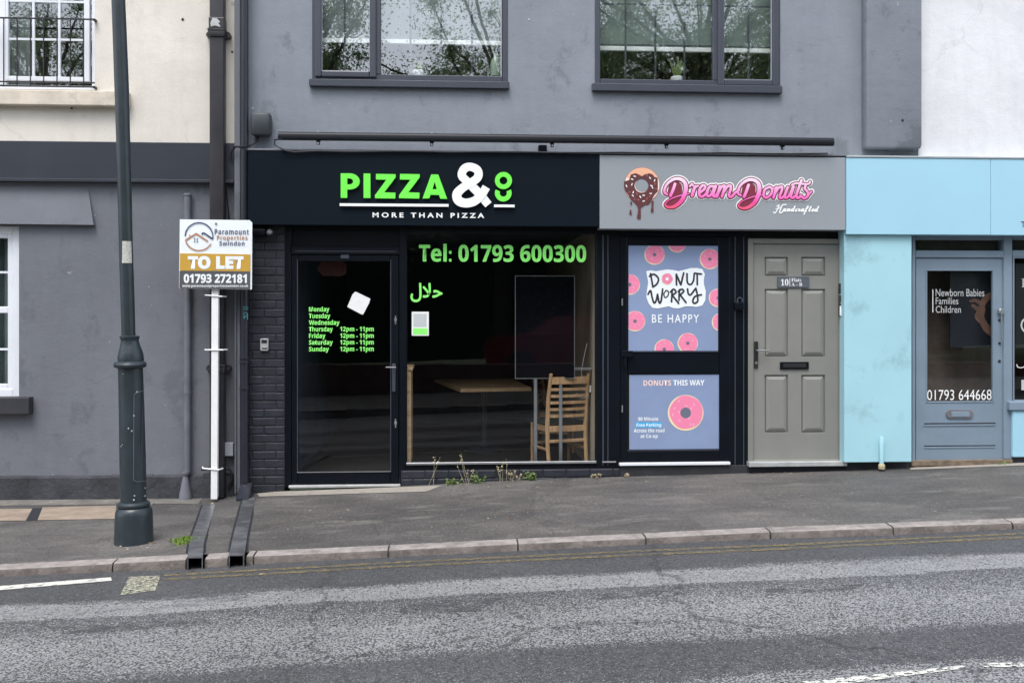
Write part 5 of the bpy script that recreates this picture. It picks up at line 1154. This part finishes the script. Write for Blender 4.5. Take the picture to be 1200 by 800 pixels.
for (px, py, s_) in ((153, 500, 1.6), (156.5, 503, 1.4), (158.5, 485.5, 1.3), (146, 519, .9), (144.5, 521, .9), (159.5, 578, 1.3), (159, 583, 1.6), (168, 571, .9), (168, 580, 1), (147, 437, .8), (161, 458, 1.2), (166, 457.5, 1.4)):
    n = 6; pts = [wrap(px+s_*rb.uniform(.5, 1)*math.cos(k*6.28/n)*.8, py+s_*rb.uniform(.5, 1)*math.sin(k*6.28/n), .008) for k in range(n)]; m.add(pts, [tuple(range(n))[::-1]])
m.build('paint_chips', m_chip, lp)
# ------------------------------------------------------------------ steel drain channels across the pavement
def channel(label, top, mid, bot, wpx):
    t = thing('drain_channel', label, 'drain channel', G(bot[0], 650, pave), 'steel drain channels across the pavement')
    P = []
    for (px, py, up) in top: 
        g = G(px, py, lambda x, y: pave(x, y)+.03); P.append((g, up))
    ww = .052; hh = .095
    m = M(); n = len(P); vs = []
    for i, (g, up) in enumerate(P):
        zt = pave(g.x, g.y)+up
        for (dx, dz) in ((-ww, -hh), (ww, -hh), (ww, 0), (-ww, 0), (-ww+.007, -hh+.007), (ww-.007, -hh+.007), (ww-.007, -.007), (-ww+.007, -.007)): vs.append((g.x+dx, g.y, zt+dz))
    fs = []
    for i in range(n-1):
        for k in range(4): a = 8*i+k; b = 8*i+(k+1) % 4; fs += [(a, b, b+8, a+8), (a+4, a+12, b+12, b+4)]
    e = 8*(n-1)
    for k in range(4): a = e+k; b = e+(k+1) % 4; fs.append((a, b, b+4, a+4))
    fs.append((0, 1, 2, 3))
    m.add(vs, fs); m.build('steel_tube', m_gal, t)
    # dark back inside
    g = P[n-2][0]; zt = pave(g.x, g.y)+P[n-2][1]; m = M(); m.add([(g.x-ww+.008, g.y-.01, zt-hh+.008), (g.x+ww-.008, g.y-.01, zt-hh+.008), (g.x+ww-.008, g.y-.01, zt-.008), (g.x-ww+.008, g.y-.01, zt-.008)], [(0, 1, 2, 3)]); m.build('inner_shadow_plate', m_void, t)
    m = M(); vs = []
    for i, (g, up) in enumerate(P[:-1]):
        for dx in (-ww-.018, ww+.018): vs.append((g.x+dx, g.y, pave(g.x, g.y)+.004))
    m.add(vs, [(2*i, 2*i+1, 2*i+3, 2*i+2) for i in range(len(P)-2)]); m.build('joint', m_mortar, t)
channel('left steel drain channel, below the white TO LET pole, open end at the kerb', [(245, 587.5, .006), (238.5, 608, .006), (232, 627, .008), (230.5, 632, .012), (229.5, 643, .022), (228.5, 651.5, .024)], 0, (228, 655), 0)
channel('right steel drain channel, fed by the corner downpipe, open end at the kerb', [(292, 580, .008), (287, 600, .006), (281.5, 624, .010), (280.5, 630, .014), (279, 641, .026), (277, 649.5, .028)], 0, (277, 652), 0)
m = M(); q = W(288.5, 566, -.12); zq = wz(q.x); m.add([(q.x-.05, -.10, q.z), (q.x+.05, -.10, q.z), (q.x+.055, -.30, zq+.015), (q.x-.055, -.30, zq+.015), (q.x-.05, -.05, zq), (q.x+.05, -.05, zq), (q.x+.055, -.30, zq), (q.x-.055, -.30, zq)], [(0, 3, 2, 1), (0, 4, 7, 3), (1, 2, 6, 5), (2, 3, 7, 6)]); o = m.build('pipe_shoe', m_bpipe, None, loc=(q.x, -.15, zq)); tag(o, 'sloping dark shoe at the foot of the corner downpipe', 'pipe shoe')
# blue stub pipe on pilaster
sp_ = thing('vent_pipe', 'short pale blue pipe stub at the foot of the blue pilaster', 'pipe', W(1034, 545, -.17)); x = PX(1034, -.17)
m = M(); m.lathe((x, -.155), [(.020, W(1034, 543, -.15).z), (.022, W(1034, 514, -.15).z), (.015, W(1034, 511.5, -.15).z)], 12); m.build('pipe_shaft', m_bluep, sp_, True)
m = M(); m.lathe((x, -.155), [(.03, W(1034, 549, -.15).z), (.032, W(1034, 545, -.15).z), (.02, W(1034, 542.5, -.15).z)], 9); m.build('rusty_foot', m_straw, sp_)
# ------------------------------------------------------------------ weeds, moss, litter
def weed(px, py, label, h, nst, dry):
    h *= .8; nst = int(nst*.7)
    g = G(px, py, pave); y = min(g.y, -.03); t = thing('weed', label, 'weed', (g.x, y, pave(g.x, y)), 'weeds along the wall foot'); rb = random.Random(int(px))
    z0 = pave(g.x, y); ms = M(); ml = M()
    for k in range(nst):
        a = rb.uniform(-1, 1); hh = h*rb.uniform(.5, 1.1); b0 = Vector((g.x+rb.uniform(-.05, .05), y, z0-.01)); tip = b0+Vector((a*hh*.45, -rb.random()*.05, hh))
        ms.tube([b0, (b0+tip)/2+Vector((a*.01, 0, .01)), tip], [.0022, .002, .0012], 4)
        for j in range(4 if dry else 9):
            q = b0.lerp(tip, rb.uniform(.75, 1.05) if dry else rb.uniform(.1, 1)); l = .018 if dry else rb.uniform(.018, .035); d = Vector((rb.uniform(-1, 1), rb.uniform(-1, .3), rb.uniform(-.2, .8))).normalized()*l; s_ = d.orthogonal().normalized()*l*.35
            ml.add([q, q+d*.5+s_, q+d, q+d*.5-s_], [(0, 1, 2, 3)])
    ms.build('stem', m_straw if dry else m_weed, t); ml.build('leaves', m_straw if dry else m_weed, t)
weed(531, 567, 'low green leafy weed at the brick foot, left of the taller one', .07, 16, False)
weed(560, 566, 'taller green leafy weed in front of the bricks below the shop window', .14, 10, False)
weed(545, 567, 'sparse dry seed heads rising between the two green weeds', .36, 8, True)
weed(603, 563.5, 'pale grassy weed with dry tufts under the chair in the window', .13, 16, True)
weed(590, 564, 'tall thin seeding grass left of the pale tufted weed', .34, 8, True)
weed(508, 568, 'single thin leaning stem with dry seed heads, farthest left under the window', .36, 3, True)
weed(620, 562.5, 'thin grassy weed close to the right of the pale tufted one', .12, 12, False)
weed(697, 559, 'flattened straw coloured weed left of the donut door', .06, 14, True)
weed(732, 557.5, 'small dry weed just below the donut door threshold', .05, 10, True)
weed(1170, 542, 'tiny green weed by the step of the blue grey door', .04, 10, False)
def moss(px, py, rx, ry, label):
    m = M(); rb = random.Random(int(px)); c_ = G(px, py, pave)
    for k in range(900):
        a = rb.random()*6.28; q = abs(rb.gauss(0, .55)); x = c_.x+rx*q*math.cos(a)*(.9+.15*math.sin(3*a)); y = c_.y+ry*q*math.sin(a); z = pave(x, y)+.03*max(0, 1-q)*rb.random()
        u = Vector((rb.uniform(-1, 1), rb.uniform(-1, 1), rb.uniform(.4, 1.4))).normalized()*.02; v = u.orthogonal().normalized()*.005; p = Vector((x, y, z))
        m.add([p-v, p+v, p+u], [(0, 1, 2)])
    o = m.build('moss_patch', m_moss, None, loc=c_); o['kind'] = 'stuff'; o['label'] = label; return o
moss(216, 634, .085, .11, 'bright green moss beside the left steel drain channel')
def litter():
    m = M(); rb = random.Random(11)
    spots = [(177, 636, 9, 10), (157, 641, 16, 9), (60, 590, 70, 16), (195, 590, 60, 14), (400, 600, 100, 10), (560, 568, 90, 24), (700, 562, 60, 26), (790, 557, 60, 14), (950, 553, 60, 10), (250, 671, 60, 6), (1000, 556, 100, 8), (620, 610, 300, 12), (265, 582, 18, 10)]
    for (px, py, r, n) in spots:
        for k in range(n):
            x, y = px+rb.uniform(-r, r), py+rb.uniform(-2.5, 3); fn = pave if y < 655 else far
            g = G(x, y, fn)
            if g.y > -.01: continue
            s_ = rb.uniform(.006, .018); a = rb.random()*6.28; u = Vector((math.cos(a), math.sin(a), rb.uniform(-.1, .3)))*s_; v = Vector((-math.sin(a), math.cos(a), rb.uniform(-.2, .3)))*s_*.6; p = Vector((g.x, g.y, fn(g.x, g.y)+.006))
            m.cur = rb.randrange(3); m.add([p-u, p-v*.8, p+u, p+v], [(0, 1, 2, 3)])
    o = m.build('leaf_litter', [m_straw, m_concrete, paint('brown_leaf', (.16, .09, .05, 1), .8, .3, 20, 0)]); o['kind'] = 'stuff'; o['label'] = 'scattered bits of dry leaf and grit on the pavement'
litter()
# ------------------------------------------------------------------ across the road (seen only in the glass): trees, hedge, parked cars, house
def leaf_mesh(p, rs, l0, l1, wf, parent, name='crown'):
    n = len(p); u = rs.normal(size=(n, 3)); u /= np.linalg.norm(u, axis=1)[:, None]; r = rs.normal(size=(n, 3)); v = np.cross(u, r); v /= np.linalg.norm(v, axis=1)[:, None]
    L_ = rs.uniform(l0, l1, (n, 1)); u = u*L_; v = v*L_*wf
    V = np.stack([p-u, p+v, p+u, p-v], 1).reshape(-1, 3)
    me = bpy.data.meshes.new(name); me.vertices.add(4*n); me.vertices.foreach_set('co', V.ravel()); me.loops.add(4*n); me.loops.foreach_set('vertex_index', np.arange(4*n)); me.polygons.add(n); me.polygons.foreach_set('loop_start', np.arange(n)*4); me.update(); me.validate()
    me.materials.append(m_leaf); return ob(name, me, parent)
def tree(x, y, hgt, cr, seed, label, nleaf=62000, parts_share=None):
    rb = random.Random(seed); z0 = far(x, -8)+.1
    t = thing('tree', label, 'tree', (x, y, z0), 'trees across the road')
    m = M(); top = Vector((x+rb.uniform(-.4, .4), y, z0+hgt*.62)); m.tube([(x, y, z0-.1), (x+.05, y, z0+hgt*.3), top], [.28, .22, .12], 10)
    tips = []
    for k in range(44):
        a = rb.random()*6.28; el = rb.uniform(-.35, 1.25); b0 = Vector((x, y, z0+hgt*rb.uniform(.28, .6))); l = cr*rb.uniform(.5, 1.05)
        tip = b0+Vector((math.cos(a)*math.cos(el), math.sin(a)*math.cos(el), math.sin(el)*1.1))*l; mid = b0.lerp(tip, .5)+Vector((0, 0, .25))
        m.tube([b0, mid, tip], [.07, .045, .015], 6); tips += [tip, mid, b0.lerp(tip, .75)]
    m.build('trunk', m_bark, t, True)
    rs = np.random.RandomState(seed); T = np.array([tuple(q) for q in tips]); c_ = T[rs.randint(0, len(T), nleaf)]
    d = rs.normal(size=(nleaf, 3))*np.array([1, 1, .85]); d /= np.linalg.norm(d, axis=1)[:, None]; p = c_+d*np.abs(rs.normal(0, .50, (nleaf, 1)))*1.1-np.array((x, y, z0))
    leaf_mesh(p, rs, .03, .055, .5, t)
for i, (x, y, h, c, lb_) in enumerate(((-11, -18, 13, 5.2, 'tall leafy tree across the road, farthest left'), (-4.0, -16.5, 14, 5.4, 'broad tall tree across the road opposite the pizza door'), (1.5, -19, 13.5, 5.2, 'tree across the road opposite the shop window'), (6.6, -16, 14, 5.2, 'thick trunked tree across the road opposite the grey door'), (-7.5, -21, 14, 5.4, 'tree set back across the road between the two leftmost near trees'), (4.2, -22, 14.5, 5.6, 'tree set back across the road behind the thick trunked one'), (9.5, -21, 14, 5.4, 'tree across the road in front of the brick house'), (13, -19, 14, 5.5, 'tall tree across the road, farthest right'), (-18, -21, 13, 5.5, 'tree beyond the left end of the hedge'))):
    tree(x, y, h, c, 50+i, lb_)
m = M(); rb = random.Random(5)
for k in range(26000):
    x = rb.uniform(-22, 16); h_ = 5.2+.9*math.sin(x*1.3)+.3*math.sin(x*3.7); p = Vector((x, -23.5+rb.gauss(0, .5), far(x, -8)+.1+rb.random()*h_)); u = Vector((rb.uniform(-1, 1), rb.uniform(-1, 1), rb.uniform(-1, 1))).normalized()*.12; v = u.orthogonal().normalized()*.07
    i = len(m.v); m.v += [p-u, p+v, p+u, p-v]; m.f.append((i, i+1, i+2, i+3)); m.m.append(0)
xs_h = rng(-30, 24, 60); hv = []
for x in xs_h:
    h_ = 5.0+.9*math.sin(x*1.3)+.3*math.sin(x*3.7); zb_ = far(x, -8)
    for (yy, zz_) in ((-23.2, 0), (-23.1+.2*math.sin(x*4), h_*.55), (-23.4+.2*math.sin(x*3), h_), (-24.2, h_), (-24.4, 0)): hv.append(Vector((x, yy, zb_+zz_)))
i0 = len(m.v); m.v += hv; fc = [(i0+5*a+b, i0+5*a+b+1, i0+5*a+b+6, i0+5*a+b+5) for a in range(60) for b in range(4)]; m.f += fc; m.m += [1]*len(fc)
o = m.build('hedge', [m_leaf, paint('hedge_inside', (.03, .05, .03, 1), .9, .6, 1.2, .8, 12, dist=.1)]); tag(o, 'long dark hedge beyond the car park across the road', 'hedge')
m = M(); m.box(-22, 20, -10.4, -10.2, far(0, -8)-.4, far(0, -8)+.55, .01); o = m.build('low_wall', paint('old_brick_wall', (.12, .06, .045, 1), .8, .3, 12, .5, 20)); tag(o, 'low brick wall behind the pavement across the road', 'wall')
m = M(); m.box(4.5, 20, -34, -28, -.2, 6.5); o = thing('brick_house', 'red brick house beyond the trees across the road', 'house', (12, -30, 0)); m.build('wall', paint('red_brick', (.20, .075, .05, 1), .8, .2, 5, 0), o)
m = M(); m.add([(4, -27.6, 6.4), (20.5, -27.6, 6.4), (20.5, -34.4, 6.4), (4, -34.4, 6.4), (4, -31, 9.2), (20.5, -31, 9.2)], [(0, 4, 5, 1), (2, 5, 4, 3), (0, 3, 4), (1, 5, 2)]); m.build('roof', paint('slate_roof', (.08, .08, .09, 1), .7, .2, 5, 0), o)
for x in (6, 9, 12, 15):
    for z in (1.2, 4.0): m = M(); m.box(x, x+1.1, -28.0, -27.95, z, z+1.3, .01); m.build('window', m_whitef, o)
def car(x, y, colr, label):
    z0 = far(x, -8)+.0; t = thing('parked_car', label, 'car', (x, y, z0), 'cars parked across the road')
    prof = [(-2.1, .35), (-2.15, .75), (-1.95, .92), (-1.1, 1.0), (-.55, 1.42), (.9, 1.46), (1.65, 1.05), (2.05, .95), (2.1, .4)]
    b = M(); n = len(prof)
    def ins(z): return .12 if z > 1.2 else 0
    vs = [(x+a, y+.82-ins(z), z0+z) for a, z in prof]+[(x+a, y-.82+ins(z), z0+z) for a, z in prof]
    b.add(vs, [tuple(range(n))[::-1], tuple(range(n, 2*n))]+[(k, (k+1) % n, (k+1) % n+n, k+n) for k in range(n)]); b.build('body', colr, t)
    gl_ = M()
    for s_ in (1, -1): gl_.add([(x-.95, y+s_*.80, z0+1.05), (x+1.45, y+s_*.80, z0+1.08), (x+.85, y+s_*.715, z0+1.40), (x-.5, y+s_*.715, z0+1.37)], [(0, 1, 2, 3)])
    gl_.build('side_window', m_void, t)
    for dx in (-1.35, 1.3):
        for s_ in (1, -1): wv = M(); wv.tube([(x+dx, y+s_*.86, z0+.32), (x+dx, y+s_*.62, z0+.32)], .32, 18); wv.build('wheel', m_cable, t, True)
car(2.9, -13.2, paint('red_car_paint', (.25, .01, .012, 1), .25, 0, 1, 0, coat=.6), 'red hatchback parked across the road')
car(8.0, -13.4, paint('silver_car_paint', (.5, .52, .55, 1), .3, 0, 1, 0, coat=.6), 'silver hatchback parked across the road')
